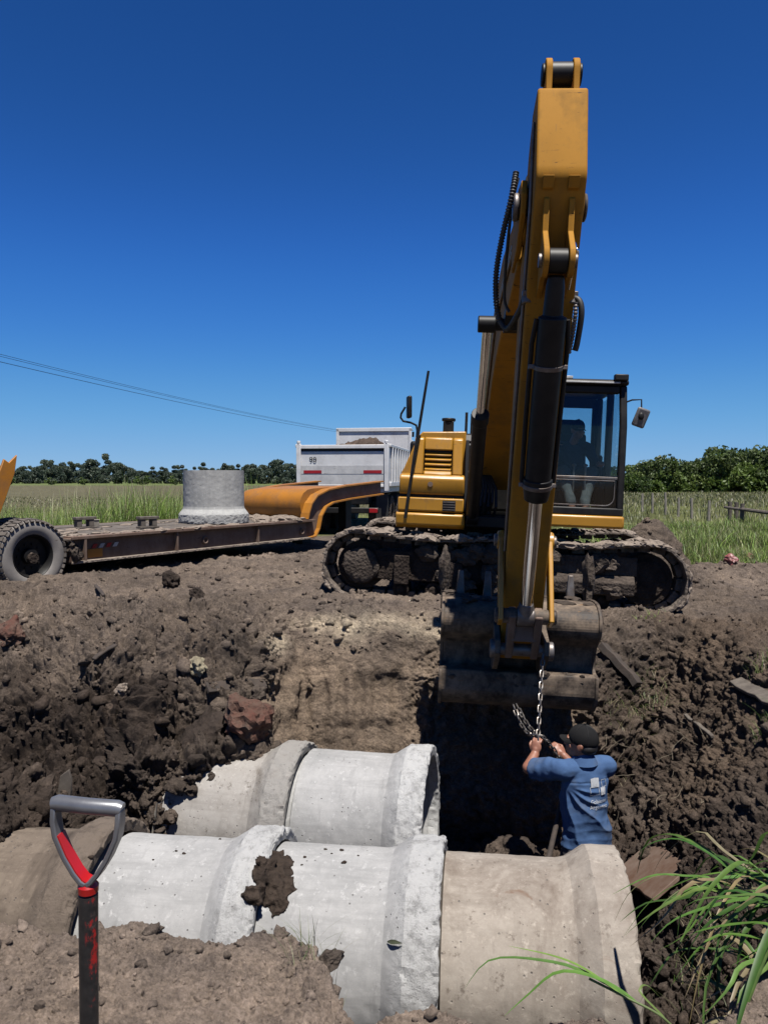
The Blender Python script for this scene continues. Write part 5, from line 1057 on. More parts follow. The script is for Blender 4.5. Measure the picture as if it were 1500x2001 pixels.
def hand(m, wrist, fwd, up, side, curl=1.0, r=.0088):
    """palm and five fingers; fwd = along the forearm, up = toward the back of the hand, side = +1 thumb on the right of (fwd, up)"""
    f = Vector(fwd).normalized(); u = Vector(up); u = (u - f * u.dot(f)).normalized(); x = f.cross(u) * side; w0 = Vector(wrist)
    B = Matrix(((x.x, f.x, u.x, 0), (x.y, f.y, u.y, 0), (x.z, f.z, u.z, 0), (0, 0, 0, 1))); T = Matrix.Translation(w0) @ B
    n0 = MB(T); n0.ell((0, .045, 0), (.041, .052, .017)); n0.capsule((0, -.01, 0), (0, .03, 0), .025, .026); n0.ell((.026, .03, -.008), (.02, .032, .016)); m.add(n0.v, n0.f)
    for k, (px, ln) in enumerate(((.030, .072), (.010, .082), (-.010, .076), (-.029, .060))):
        p = Vector((px, .085, 0)); ang = 0; n0 = MB(T)
        for j, fr_ in enumerate((.44, .31, .25)):
            ang += R((40, 75, 55)[j]) * curl; d = Vector((0, math.cos(ang), -math.sin(ang))); q = p + d * ln * fr_; n0.capsule(p, q, r * (1 - .07 * j), r * (.96 - .09 * j), 10); p = q
        m.add(n0.v, n0.f)
    n0 = MB(T); p = Vector((.034, .022, -.006)); q = p + Vector((.022, .032, -.012)); s_ = q + Vector((-.004, .024, -.020)); e = s_ + Vector((-.016, .012, -.012)); n0.capsule(p, q, .0125, .0105, 10); n0.capsule(q, s_, .0105, .0095, 10); n0.capsule(s_, e, .0095, .008, 10); m.add(n0.v, n0.f)
    return T

# --- worker in the pit
def zat(py, d): return CAM_Z - math.tan(PITCH + math.atan((py - 1000.5) / 1500)) * d
PX, PY = 1.425, 5.30
FZ = gz(PX, PY); FZ = min(FZ, -1.70)
HW = Vector((1.385, 5.32, zat(1452, 5.3)))                 # head centre
Fb = Vector((-.30, .95, 0)).normalized(); Lf = Vector((-.95, -.30, 0)).normalized()      # body faces away and a little to the left
hip = Vector((PX, PY, zat(1655, 5.3) + .02)); chest = Vector((1.405, 5.31, zat(1535, 5.3))); nb = Vector((1.40, 5.31, zat(1484, 5.3)))
shL = Vector((1.40, 5.31, zat(1500, 5.3))) + Lf * .165; shR = Vector((1.415, 5.33, zat(1503, 5.3))) - Lf * .165
elL = Vector((1.038, 5.44, zat(1500, 5.44))); wrL = Vector((1.105, 5.535, zat(1472, 5.535))); elR = Vector((1.52, 5.66, -.66)); wrR = Vector((1.36, 5.74, -.50))
wk = thing('person', 'worker in blue shirt and black cap standing in the pit, back turned, holding a chain', 'person', Matrix.Translation((PX, PY, FZ)))
W0 = Vector((PX, PY, FZ))
def rel(m): m.v = [p - W0 for p in m.v]; return m
m = MB()
head_parts(m, HW, (-.86, .50, .10)); m.capsule(nb + Vector((0, 0, -.05)), HW + Vector((.01, -.0, -.03)), .062, .056)
def tor(m, k=1.0, low=True):
    T = Matrix.Translation((0, 0, 0)); q = frame(Fb)
    for c, s in ((chest, (.168, .105, .17)), (chest.lerp(hip, .4), (.150, .105, .12)), (chest + Vector((0, 0, .09)), (.17, .085, .085))) + (((hip, (.165, .115, .13)),) if low else ()):
        n0 = MB(Matrix.Translation(c) @ q); n0.ell((0, 0, 0), tuple(x * k for x in s)); m.add(n0.v, n0.f)
    m.capsule(shL, shR, .072 * k, .072 * k)
tor(m, .86)
m.capsule(shL, elL, .050, .044); m.capsule(elL, wrL, .046, .031); m.capsule(shR, elR, .048, .044); m.capsule(elR, wrR, .042, .030)
knL = hip + Lf * .10 + Fb * .10 + Vector((0, 0, -.42)); knR = hip - Lf * .10 + Fb * .03 + Vector((0, 0, -.43)); anL = Vector((knL.x - .03, knL.y - .06, FZ + .09)); anR = Vector((knR.x + .02, knR.y - .05, FZ + .09))
for s, kn, an in ((1, knL, anL), (-1, knR, anR)):
    m.capsule(hip + Lf * .09 * s - Vector((0, 0, .03)), kn, .088, .06); m.capsule(kn, an, .06, .042); m.capsule(an, an + Fb * .16 - Vector((0, 0, .05)), .042, .035)
hand(m, wrL, (HAND - wrL) * .6 + Vector((0, 0, .03)), Lf * .6 - Fb * .5, -1, 1.05)
hand(m, wrR, Vector((-.5, .2, .5)), Vector((0, -.6, .6)), 1, .9)
me = remesh(rel(m), .0062, 3); o = link('body', me, MAT['skin'], wk, 180)
# shirt: torso and two short sleeves, with a hem, folds and a yoke seam
m = MB(); tor(m, 1.04, False)
sl = shL.lerp(elL, .86); sr = shR.lerp(elR, .8)
m.tube([shL - (elL - shL).normalized() * .03, shL, shL.lerp(elL, .45), sl], [.070, .078, .078, .074], 24); m.tube([shR, shR.lerp(elR, .45), sr], [.078, .074, .070], 24)
m.capsule(nb - Vector((0, 0, .03)), nb + Vector((0, 0, .008)), .085, .070)
Tq = frame(Fb)
def ellring(c, a, b, n=28): return [Vector(c) + (Tq @ Vector((a * math.cos(t), b * math.sin(t), 0))) for t in np.linspace(0, 2 * math.pi, n, endpoint=False)]
m.loft([ellring(hip + Vector((0, 0, .005)), .186, .142), ellring(hip + Vector((0, 0, .03)), .183, .138), ellring(hip + Vector((0, 0, .10)), .172, .128), ellring(chest + Vector((0, 0, -.05)), .172, .115), ellring(chest + Vector((0, 0, .05)), .168, .105)])
me = remesh(rel(m), .0075, 4); v, n = mesh_np(me); Pw = v + np.array(W0); Ti = np.array(Tq.to_3x3().transposed()); L = (Pw - np.array(chest)) @ Ti.T
a, z = L[:, 0], L[:, 2]                                     # across the back, up
# folds that hang from the raised left shoulder across the back
src = np.array([-.17, .02])                                  # folds fan out from under the raised left arm
dx_, dz_ = a - src[0], z - src[1]; rr_ = np.hypot(dx_, dz_) + 1e-6; th = np.arctan2(-dz_, dx_); low = 1 - sstep(-.04, .08, z); back = sstep(.25, -.2, n @ np.array(Fb))
th = th + .9 * rr_ * rr_ + .25 * vnoise(v * 5, 8)
ridge = 1 - np.abs(np.sin(th * 6.2 + 1.1 * vnoise(v * 3.5, 9))) ** .7
amp_ = np.clip(.55 + .9 * vnoise(v * 3.4, 15), 0, 1.2) * sstep(.02, .12, rr_) * low
amp_ = amp_ * (1 - .85 * np.exp(-((a - .09) / .075) ** 2 - ((z + .06) / .11) ** 2))
dsp = .030 * (ridge - .3) * amp_ + .010 * fbm(v * 7, 3, 4) + .003 * (1 - np.abs(np.sin((z + .5 * a * a) * 2 * np.pi / .11 + 2 * vnoise(v * 4, 5)))) * np.clip(low * sstep(-.10, -.25, z), 0, 1)
ua = (Pw - np.array(shL)) @ np.array((elL - shL).normalized()); sl_ = sstep(.0, .06, ua) * (np.linalg.norm(Pw - np.array(shL), axis=1) < .34)
dsp += .004 * np.sin(ua * 2 * np.pi / .07 + 3 * vnoise(v * 9, 6)) * sl_ * np.clip(.4 + vnoise(v * 6, 7), 0, 1)
dsp -= .0055 * np.exp(-((z - .055 + .12 * a * a) / .006) ** 2) * back; dsp -= .004 * np.exp(-((z + .10) / .006) ** 2) * back * (a > -.05)
v += n * dsp[:, None]; me.vertices.foreach_set('co', v.astype(np.float32).ravel()); me.update()
shirt = link('shirt', me, MAT['shirt'], wk, 180)
sm = shirt.modifiers.new('s', 'SUBSURF'); sm.levels = 1; sm.render_levels = 1
m = MB(); c0 = nb + Vector((0, 0, -.002)); rg = []
for k in range(25):
    t = 2 * math.pi * k / 24; d = Tq @ Vector((math.cos(t), math.sin(t), 0)); rg.append((c0 + d * .076, d))
rings = []
for p, d in rg[:-1]: rings.append([p + Vector((0, 0, -.025)) + d * .012, p + Vector((0, 0, -.022)) + d * .022, p + Vector((0, 0, .012)) + d * .006, p + Vector((0, 0, .030)) - d * .004, p + Vector((0, 0, .028)) - d * .010, p + Vector((0, 0, -.02)) - d * .006])
m.loft(rings, cap=False, closed=True); rel(m).build('collar', MAT['shirt'], shirt, smooth=60)
# printed marks on the back, laid onto the cloth
sbv = BVHTree.FromPolygons([tuple(p) for p in v], [tuple(p.vertices) for p in me.polygons])
view = Vector((1.43, 5.0, -.5)); 
def lay(me2, px, py, name):
    """lay a flat print (metres, x across, y up) on the back of the shirt, centred where the photo shows it"""
    dx = (px - 750) / 1500; dy = -(py - 1000.5) / 1500; d0 = Vector((dx, math.cos(PITCH) + dy * math.sin(PITCH), -math.sin(PITCH) + dy * math.cos(PITCH))).normalized()
    h = sbv.ray_cast(Vector((0, 0, CAM_Z)) - W0, d0)
    if h[0] is None: return None
    nn = (h[1] * .35 - Fb * 1.0 + Vector((0, 0, .1))).normalized(); x = Vector((0, 0, 1)).cross(nn).normalized(); y = nn.cross(x)
    bm = bmesh.new(); bm.from_mesh(me2); bmesh.ops.triangulate(bm, faces=bm.faces); bmesh.ops.subdivide_edges(bm, edges=[e for e in bm.edges if e.calc_length() > .008], cuts=2, use_grid_fill=False)
    miss = []
    for q in bm.verts:
        p = h[0] + x * q.co.x + y * q.co.y + nn * .25; g = sbv.ray_cast(p, -nn)
        
        if g[0] is None or (g[0] - p).length > .40 or g[1].dot(nn) < -.2: miss.append(q)
        else: q.co = g[0] + nn * .005
    bmesh.ops.delete(bm, geom=miss, context='VERTS'); bm.to_mesh(me2); bm.free(); return link(name, me2, MAT['print'], shirt, 0)
def rect(x0, x1, y0, y1, wob=.0):
    m = MB(); m.add([(x0, y0, 0), ((x0 + x1) / 2, y0 + wob, 0), (x1, y0, 0), (x1, y1, 0), ((x0 + x1) / 2, y1 + wob, 0), (x0, y1, 0)], [(0, 1, 4, 5), (1, 2, 3, 4)]); me2 = bpy.data.meshes.new('print'); me2.from_pydata([tuple(p) for p in m.v], [], m.f); return me2
def outline(x0, x1, y0, y1, t=.0028):
    m = MB()
    for a_, b_, c_, d_ in ((x0, x1, y0, y0 + t), (x0, x1, y1 - t, y1), (x0, x0 + t, y0, y1), (x1 - t, x1, y0, y1)): m.add([(a_, c_, 0), (b_, c_, 0), (b_, d_, 0), (a_, d_, 0)], [(0, 1, 2, 3)])
    me2 = bpy.data.meshes.new('print'); me2.from_pydata([tuple(p) for p in m.v], [], m.f); return me2
lay(rect(-.033, .033, -.030, .030, .004), 1160, 1529, 'printed_square'); lay(rect(-.020, .022, -.026, .026), 1177, 1545, 'printed_square')
lay(outline(-.036, .036, -.028, .028), 1161, 1546, 'printed_frame'); lay(outline(-.022, .022, -.024, .024), 1178, 1529, 'printed_frame')
for txt, py in (('Gobierno', 1566), ('Argentino', 1577)):
    t_ = text_mesh(txt, .036, 0, 'LEFT'); t_.transform(Matrix.Translation((-.045, -.012, 0))); lay(t_, 1163, py, 'printed_word')
# trousers
m = MB(); q = frame(Fb); n0 = MB(Matrix.Translation(hip + Vector((0, 0, -.05))) @ q); n0.ell((0, 0, 0), (.172, .122, .13)); m.add(n0.v, n0.f)
for s, kn, an in ((1, knL, anL), (-1, knR, anR)): m.capsule(hip + Lf * .09 * s - Vector((0, 0, .03)), kn, .100, .078); m.capsule(kn, an + Vector((0, 0, .02)), .078, .066)
me = remesh(rel(m), .009, 3); v, n = mesh_np(me); v += n * (.010 * fbm(v * 9, 3, 2))[:, None]; me.vertices.foreach_set('co', v.astype(np.float32).ravel()); link('trousers', me, MAT['trouser'], wk, 180)
for an in (anL, anR):
    m = MB(); m.capsule(an - Fb * .03 - Vector((0, 0, .045)), an + Fb * .17 - Vector((0, 0, .05)), .052, .044); m.capsule(an + Vector((0, 0, .08)), an - Vector((0, 0, .03)), .055, .055); link('boot', remesh(rel(m), .009, 3), MAT['boot'], wk, 180)
# cap
def cap(parent, c, F, W0, visor=True):
    T = Matrix.Translation(Vector(c) - W0) @ frame(F); v_, f_ = ICO[4]; m = MB(T); nv = []
    keep = {}
    vs = [(p[0] * .086, p[1] * .106 - .012, max(p[2], -.32) * .100 + .030) for p in v_]
    m.add(vs, f_.tolist()); m.ell((0, -.012, .135), (.009, .009, .006), sub=2)
    c_ = m.build('cap', MAT['cap'], parent, smooth=180)
    for k in range(6):
        t_ = R(30 + 60 * k); m = MB(T); m.tube([(.0875 * math.cos(t_) * math.cos(e_), .1075 * math.sin(t_) * math.cos(e_) - .012, .1015 * math.sin(e_) + .030) for e_ in np.linspace(-.25, 1.5, 14)], .0016, 5); m.build('seam', MAT['hair'], c_, smooth=60)
    if visor:
        m = MB(T); rings = []
        for t in np.linspace(-1, 1, 13): x = .078 * t; y0 = .070 * math.sqrt(max(1 - t * t * .75, 0)) + .015; y1 = y0 + .072 * math.sqrt(max(1 - t * t, .02)); zz = .026 - .016 * t * t; rings.append([Vector((x, y0, zz)), Vector((x, y1, zz - .016)), Vector((x, y1, zz - .020)), Vector((x, y0, zz - .005))])
        m.loft(rings); m.build('visor', MAT['cap'], c_, smooth=40)
    return c_
cap(wk, HW, (-.86, .50, .10), W0)
m = MB(Matrix.Translation(HW - W0) @ frame((-.86, .50, .10))); m.ell((0, -.048, -.022), (.078, .066, .052)); m.build('hair', MAT['hair'], wk, smooth=180)
for s in (-1, 1):
    m = MB(Matrix.Translation(HW - W0) @ frame((-.86, .50, .10))); m.ell((s * .031, .083, .0), (.014, .012, .010)); e_ = m.build('eye', MAT['eye'], wk, smooth=180)
    m = MB(Matrix.Translation(HW - W0) @ frame((-.86, .50, .10))); m.ell((s * .031, .0935, .0), (.006, .003, .006), sub=2); m.build('iris', MAT['hair'], e_, smooth=180)
# long bar leaning beside the worker
p0 = at(1072, 1672, 5.15); p1 = at(1098, 1560, 5.50); d = (p1 - p0).normalized(); m = MB(); m.cyl(p0 - d * .55, p1 + d * .12, .018, n=14); m.cyl(p0 - d * .60, p0 - d * .50, .014, .02, n=14); solo('digging_bar', m, MAT['woodd'], 'dark wooden bar leaning in the pit at the left side of the worker', 'bar')

# --- operator in the cab (local frame of the excavator, then moved)
OP = EX @ Matrix.Translation((xs, .22, 1.56)); op = thing('person', 'operator in dark blue overalls and pale trousers sitting behind the cab window', 'person', OP); op.matrix_world = OP
m = MB()
hd = Vector((-.06, .10, .66)); head_parts(m, hd, (-.35, 1, -.18)); m.capsule((0, .03, .44), hd + Vector((0, -.01, -.04)), .06, .055)
def otor(m, k):
    for c, s in (((0, .0, .08), (.18, .15, .13)), ((0, .01, .24), (.17, .13, .18)), ((0, .0, .38), (.19, .115, .13))): m.ell(c, tuple(x * k for x in s))
    m.capsule((-.19, 0, .43), (.19, 0, .43), .075 * k, .075 * k)
otor(m, .94)
armL = [(-.22, .02, .42), (-.30, .20, .20), (-.30, .48, .22)]; armR = [(.22, .02, .42), (.30, .20, .20), (.30, .48, .22)]
for A_ in (armL, armR): m.capsule(A_[0], A_[1], .055, .046); m.capsule(A_[1], A_[2], .043, .03)
hand(m, armL[2], (.02, 1, .05), (0, 0, 1), 1, .9); hand(m, armR[2], (-.02, 1, .05), (0, 0, 1), -1, .9)
kn = [(-.20, .50, .10), (.16, .50, .10)]; an = [(-.06, .86, -.34), (.10, .84, -.34)]
for k_, a_ in zip(kn, an): m.capsule((k_[0] * .5, .02, .05), k_, .08, .06); m.capsule(k_, a_, .056, .042); m.capsule(a_, (a_[0] - .03, a_[1] + .16, a_[2] - .03), .042, .034)
link('body', remesh(m, .008, 3), MAT['skin'], op, 180)
m = MB(); otor(m, 1.06)
for A_ in (armL, armR): m.capsule(A_[0], A_[1], .070, .060); m.tube([A_[1], Vector(A_[1]).lerp(Vector(A_[2]), .75)], [.058, .048], 16)
me = remesh(m, .011, 3); v, n = mesh_np(me); v += n * (.010 * fbm(v * 9, 3, 2))[:, None]; me.vertices.foreach_set('co', v.astype(np.float32).ravel()); link('overall_top', me, MAT['oshirt'], op, 180)
m = MB(); m.ell((0, .04, .03), (.18, .15, .10))
for k_, a_ in zip(kn, an): m.capsule((k_[0] * .5, .02, .05), k_, .094, .078); m.capsule(k_, Vector(a_) + Vector((0, 0, .04)), .076, .060)
me = remesh(m, .011, 3); v, n = mesh_np(me); v += n * (.010 * fbm(v * 9, 3, 2))[:, None]; me.vertices.foreach_set('co', v.astype(np.float32).ravel()); link('trousers', me, MAT['opant'], op, 180)
for a_ in an: m = MB(); m.capsule((a_[0], a_[1] - .02, a_[2] - .02), (a_[0] - .03, a_[1] + .18, a_[2] - .04), .05, .043); link('boot', remesh(m, .011, 3), MAT['boot'], op, 180)
cap(op, hd, (-.35, 1, -.18), Vector((0, 0, 0)))
for s in (-1, 1): m = MB(Matrix.Translation(hd) @ frame((-.35, 1, -.18))); m.ell((s * .031, .083, .0), (.014, .012, .010)); m.build('eye', MAT['eye'], op, smooth=180)
# ---------------------------------------------------------------- grass, reeds, trees, fence, wires
def blades(base, height, width, lean, heading, col, curve=.5, seg=3):
    """arrays of curved blades -> verts, quads, tris, colours"""
    n = len(base); t = np.linspace(0, 1, seg + 1); dirx = np.stack([np.cos(heading), np.sin(heading), 0 * heading], 1); side = np.stack([-np.sin(heading), np.cos(heading), 0 * heading], 1)
    V = []; 
    for k in range(seg + 1):
        out = lean * (t[k] ** (1 + curve)); up = t[k] * (1 - .35 * np.clip(lean, 0, 1.6) * t[k])
        c = base + dirx * (out * height)[:, None] + np.array([0, 0, 1.0])[None] * (up * height)[:, None]; w_ = width * (1 - t[k]) ** .7
        if k < seg: V += [c - side * (w_ / 2)[:, None], c + side * (w_ / 2)[:, None]]
        else: V += [c]
    m = 2 * seg + 1; P = np.stack(V, 1).reshape(-1, 3); o = (np.arange(n) * m)[:, None]
    q = np.concatenate([o + np.array([[2 * k, 2 * k + 1, 2 * k + 3, 2 * k + 2]]) for k in range(seg - 1)]) if seg > 1 else None; tr_ = o + np.array([[2 * seg - 2, 2 * seg - 1, 2 * seg]])
    return P, q, tr_, np.repeat(col, m, 0)
def grass_obj(name, label, pts, h, cols, wid=.012, lean=(.1, .8), per=6, spread=.12, curve=.6, seg=3, dry=.15):
    n = len(pts) * per; b = np.repeat(pts, per, 0) + np.c_[rng.normal(0, spread, (n, 2)), np.zeros(n)]; hh = np.repeat(h, per) * rng.uniform(.5, 1.15, n); D = np.hypot(b[:, 0], b[:, 1])
    wv = np.maximum(wid, D * .00075) * rng.uniform(.7, 1.3, n); c = np.array(cols)[rng.integers(0, len(cols), n)] * rng.uniform(.7, 1.3, (n, 1)); m_ = rng.random(n) < dry; c[m_] = np.array([.27, .25, .13]) * rng.uniform(.7, 1.2, (m_.sum(), 1))
    P, q, t_, cc = blades(b, hh, wv, rng.uniform(*lean, n), rng.uniform(0, 6.283, n), c, curve, seg); me = np_mesh(name, P, q, t_); set_tint(me, cc); o = link(name, me, MAT['bladem'], None, 0); return tag(o, label, 'grass', kind='stuff')
GREEN = [(.075, .125, .024), (.10, .15, .032), (.06, .10, .022), (.13, .17, .045)]; OLIVE = [(.085, .10, .030), (.11, .12, .04), (.07, .085, .028)]; BRIGHT = [(.20, .31, .05), (.26, .34, .085), (.14, .25, .04)]
def scatter(n, fn, x0, x1, y0, y1, zfix=None):
    X = rng.uniform(x0, x1, n); Y = rng.uniform(y0, y1, n); p = fn(X, Y); k = rng.random(n) < p; X, Y = X[k], Y[k]; return np.stack([X, Y, hbase(X, Y) - .02], 1)
# tall grass behind the trailer deck
def f1(X, Y):
    dl = -(X + 4.27) * .843 + (Y - 10.5) * .538; n = .5 + .5 * vnoise(np.stack([X, Y, 0 * X], 1) * .6, 71); return (dl > 2.9) * (dl < 8) * grassmask(X, Y) * np.clip(n * 1.5, 0, 1)
p = scatter(9000, f1, -12, -2.4, 11, 24); grass_obj('tall_grass', 'tall bright green grass growing along the far side of the trailer', p, .88 + .55 * vnoise(p * .55, 5) + .55 * np.exp(-((p[:, 0] + 4.4) / 1.2) ** 2), GREEN + BRIGHT + BRIGHT, .013, (.1, .9), 9, .16, .7, 3, .10)
p = scatter(260, f1, -9, -4, 13, 20); grass_obj('dry_seed_stalks', 'pale dry seed stalks rising above the grass behind the trailer', p, 1.45 + .15 * vnoise(p, 6), [(.38, .36, .22), (.3, .30, .16)], .008, (.1, .5), 3, .3, .8, 4, .6)
def f2(X, Y):
    n = .5 + .5 * vnoise(np.stack([X, Y, 0 * X], 1) * .45, 73); return grassmask(X, Y) * (X > 2.5) * np.clip(.35 + n, 0, 1)
p = scatter(9000, f2, 2.5, 16, 13, 24); grass_obj('verge_grass', 'thick green weeds and grass beyond the dug soil on the right', p, np.maximum(.08, .20 + .34 * vnoise(p * .8, 8)) + .5 * np.exp(-((p[:, 0] - 6.2) / 1.1) ** 2 - ((p[:, 1] - 15.6) / 1.4) ** 2), GREEN + BRIGHT + OLIVE, .013, (.2, 1.1), 8, .18, .7, 3, .16)
p = scatter(7000, lambda X, Y: grassmask(X, Y) * (X > 2 + 0 * X) * (np.abs(X) < .62 * Y), 2, 50, 24, 75); grass_obj('field_grass', 'coarse olive grass covering the field on the right', p, .30 + .2 * vnoise(p * .3, 9), OLIVE + [(.06, .065, .035), (.075, .07, .045), (.05, .07, .025)], .02, (.2, .9), 6, .5, .6, 2, .22)
p = scatter(4200, lambda X, Y: grassmask(X, Y) * (X > -.6 * Y) * .8, -34, 6, 22, 60); grass_obj('crop_stubble', 'low olive-brown crop in the field on the left', p, .16 + .05 * vnoise(p * .2, 10), OLIVE + [(.10, .09, .05), (.09, .08, .04), (.07, .075, .035)], .02, (.2, .9), 5, .5, .6, 2, .3)
# tufts and weeds on the soil
def tuft(px, py, n, h, name, label, cols=GREEN, spread=.05, lean=(.1, 1.0), wid=.004, dry=.2, cat='grass', grp=None):
    c, nn = ground_pt(px, py); b = np.array(c)[None] + np.c_[rng.normal(0, spread, (n, 2)), np.full(n, -.01)]; b[:, 2] = [gz(x, y) - .01 for x, y in b[:, :2]]
    cc = np.array(cols)[rng.integers(0, len(cols), n)] * rng.uniform(.7, 1.3, (n, 1)); m_ = rng.random(n) < dry; cc[m_] = np.array([.25, .21, .13])
    b -= np.array(c); P, q, t_, c4 = blades(b, h * rng.uniform(.4, 1.1, n), np.full(n, wid), rng.uniform(*lean, n), rng.uniform(0, 6.28, n), cc, .6, 4); me = np_mesh(name, P, q, t_); set_tint(me, c4); o = link(name, me, MAT['bladem'], None, 0); o.location = c; return tag(o, label, cat, grp)
tuft(612, 1852, 46, .17, 'grass_tuft', 'thin wispy grass tuft on the near mound in front of the pale front pipes', [(.11, .14, .06), (.16, .17, .09)], .05, (.2, 1.0), .0026, .3)
tuft(455, 1838, 14, .05, 'grass_tuft', 'few short grass blades on the near mound beneath the middle pipe bell', [(.10, .15, .05)], .04, (.3, 1.0), .0025, .2)
tuft(735, 1990, 12, .05, 'weed_sprout', 'tiny green sprout on the soil at the bottom of the stained pipe', BRIGHT, .02, (.4, 1.2), .004, .0, 'weed')
tuft(1070, 1993, 12, .06, 'weed_sprout', 'small yellow-green sprout by the foot of the stained old pipe', BRIGHT, .02, (.4, 1.2), .005, .0, 'weed')
tuft(1262, 1375, 120, .24, 'grass_clump', 'matted green grass clump hanging on the right bank above the worker', OLIVE + GREEN, .11, (.5, 1.5), .006, .35)
tuft(1215, 1420, 90, .2, 'grass_clump', 'dry greenish roots and grass on the right bank just behind the black cap', OLIVE + [(.16, .13, .08)], .12, (.5, 1.6), .005, .5)
for k, (px, py) in enumerate(((1345, 1890), (1400, 1850), (1450, 1780), (1380, 1960), (1470, 1900))): tuft(px, py, 34, .16, 'grass_clump', ['short tangled grass on the dark bank under the reed leaves'][0], GREEN + OLIVE, .07, (.4, 1.6), .004, .35, 'grass', 'tangled grass under the reeds')
tuft(1490, 1300, 40, .2, 'grass_clump', 'dark green tuft at the right picture edge above the grey board', GREEN, .05, (.3, 1.0), .006, .05)
tuft(1490, 1415, 36, .18, 'grass_clump', 'green tuft at the right picture edge below the grey board', GREEN, .05, (.3, 1.2), .006, .1)
tuft(1270, 1205, 40, .10, 'grass_clump', 'small fresh green tuft beneath the right end of the excavator track', BRIGHT, .09, (.4, 1.2), .006, .1)
# roots straggling over the right bank
m = MB(); rr = random.Random(21)
for k in range(46):
    px, py = rr.uniform(1180, 1420), rr.uniform(1370, 1600); c, nn = ground_pt(px, py); P_ = [c + nn * .015]; d = Vector((rr.uniform(-1, 1), rr.uniform(-.6, .6), rr.uniform(-1, .2))).normalized()
    for j in range(6): d = (d + Vector((rr.uniform(-.5, .5), rr.uniform(-.5, .5), rr.uniform(-.5, .3)))).normalized(); P_.append(P_[-1] + d * rr.uniform(.02, .055) + nn * .006)
    m.tube(smooth_path(P_), .0022 * rr.uniform(.7, 1.6), 5)
MAT['root'] = m_basic('pale_root', (.24, .20, .14), (.14, .11, .075), rough=.9); me = bpy.data.meshes.new('roots'); me.from_pydata([tuple(p) for p in m.v], [], m.f); o = link('roots', me, MAT['root'], None, 60); tag(o, 'thin pale roots straggling out of the right bank behind the worker', 'roots', kind='stuff')
# broad reed leaves in the near right corner
def leaf(P, wmax, col, fold=.35, n=14):
    P = [Vector(p) for p in P]; Q, _ = ribbed(P, 1, .012); k = len(Q); vs = []; fs = []
    for i in range(n + 1):
        t = i / n; c = Q[int(t * (k - 1))]; a = Q[max(int(t * (k - 1)) - 2, 0)]; b = Q[min(int(t * (k - 1)) + 2, k - 1)]; tg_ = (b - a).normalized(); s = tg_.cross(Vector((0, 0, 1))); s = s.normalized() if s.length > .05 else Vector((1, 0, 0)); u = s.cross(tg_); w_ = wmax * min(1, (t / .18) ** .6 + .25) * (1 - t ** 2.2) + .0006
        vs += [c - s * w_ * .5 + u * w_ * fold * .5, c, c + s * w_ * .5 + u * w_ * fold * .5]
        if i: j = 3 * i; fs += [(j - 3, j - 2, j + 1, j), (j - 2, j - 1, j + 2, j + 1)]
    return vs, fs, [tuple(x * random.uniform(.9, 1.1) for x in col)] * len(vs)
def plant(name, label, leaves, base, cat='plant', group=None, stem=None):
    V = []; F = []; C = []
    for P, w_, col in leaves:
        v_, f_, c_ = leaf(P, w_, col); n0 = len(V); V += [p - Vector(base) for p in v_]; F += [tuple(i + n0 for i in f) for f in f_]; C += c_
    root = thing(name, label, cat, Vector(base), group)
    me = bpy.data.meshes.new('leaves'); me.from_pydata([tuple(p) for p in V], [], F); set_tint(me, np.array(C)); o = link('leaves', me, MAT['bladem'], root, 180); 
    if stem: m = MB(); m.tube(smooth_path([Vector(p) - Vector(base) for p in stem]), .0035, 8); m.build('stem', MAT['stem'], root, smooth=60)
    return root
MAT['stem'] = m_basic('green_stem', (.13, .19, .05), (.2, .24, .09), rough=.5)
rr = random.Random(77); GC = [(.05, .115, .018), (.075, .15, .025), (.04, .09, .016), (.10, .18, .04)]; GC = [tuple(x * 1.0 for x in c) for c in GC]
def reed(bx_, by_, n, seed, label, Lr=(.35, .75), hd_=(100, 250)):
    r_ = random.Random(seed); b = Vector((bx_, by_, gz(bx_, by_) - .02)); lv = []; st = []
    for s in range(max(2, n // 6)):
        top = b + Vector((r_.uniform(-.28, .06), r_.uniform(-.2, .2), r_.uniform(.06, .24))); st.append([b + Vector((r_.uniform(-.05, .05), r_.uniform(-.05, .05), 0)), b.lerp(top, .5) + Vector((0, 0, .06)), top])
    for k in range(n):
        s = st[k % len(st)]; o_ = s[0].lerp(s[2], r_.uniform(.35, 1)); L_ = r_.uniform(*Lr); a = R(r_.uniform(*hd_)); d = Vector((math.cos(a), math.sin(a), 0)); rise = r_.uniform(.0, .22) * L_; droop = r_.uniform(.1, .45) * L_
        J = lambda q: Vector((r_.uniform(-q, q), r_.uniform(-q, q), r_.uniform(-q, q)))
        lv.append(([o_, o_ + d * L_ * .3 + Vector((0, 0, rise)) + J(.02), o_ + d * L_ * .55 + Vector((0, 0, rise * r_.uniform(.7, 1.1))) + J(.03), o_ + d * L_ * .78 + Vector((0, 0, rise * .4 - droop * .4)) + J(.03), o_ + d * L_ * r_.uniform(.88, 1.0) + Vector((0, 0, -droop))], r_.uniform(.012, .031), r_.choice(GC) if r_.random() > .2 else (.2, .17, .085)))
    return plant('reed_plant', label, lv, b, 'reeds', 'leafy reeds in the near right corner', st[0])
reed(1.60, 2.85, 26, 1, 'broad-leaved green reed clump standing at the right edge above the others')
reed(1.44, 2.42, 22, 2, 'green reed clump in the bottom right corner of the picture', (.3, .6))
reed(1.75, 2.60, 18, 3, 'green reed clump at the right edge between the upper and corner clumps')
reed(1.70, 3.1, 12, 4, 'sparse reed with few arching leaves hanging over the dark bank', (.3, .6))
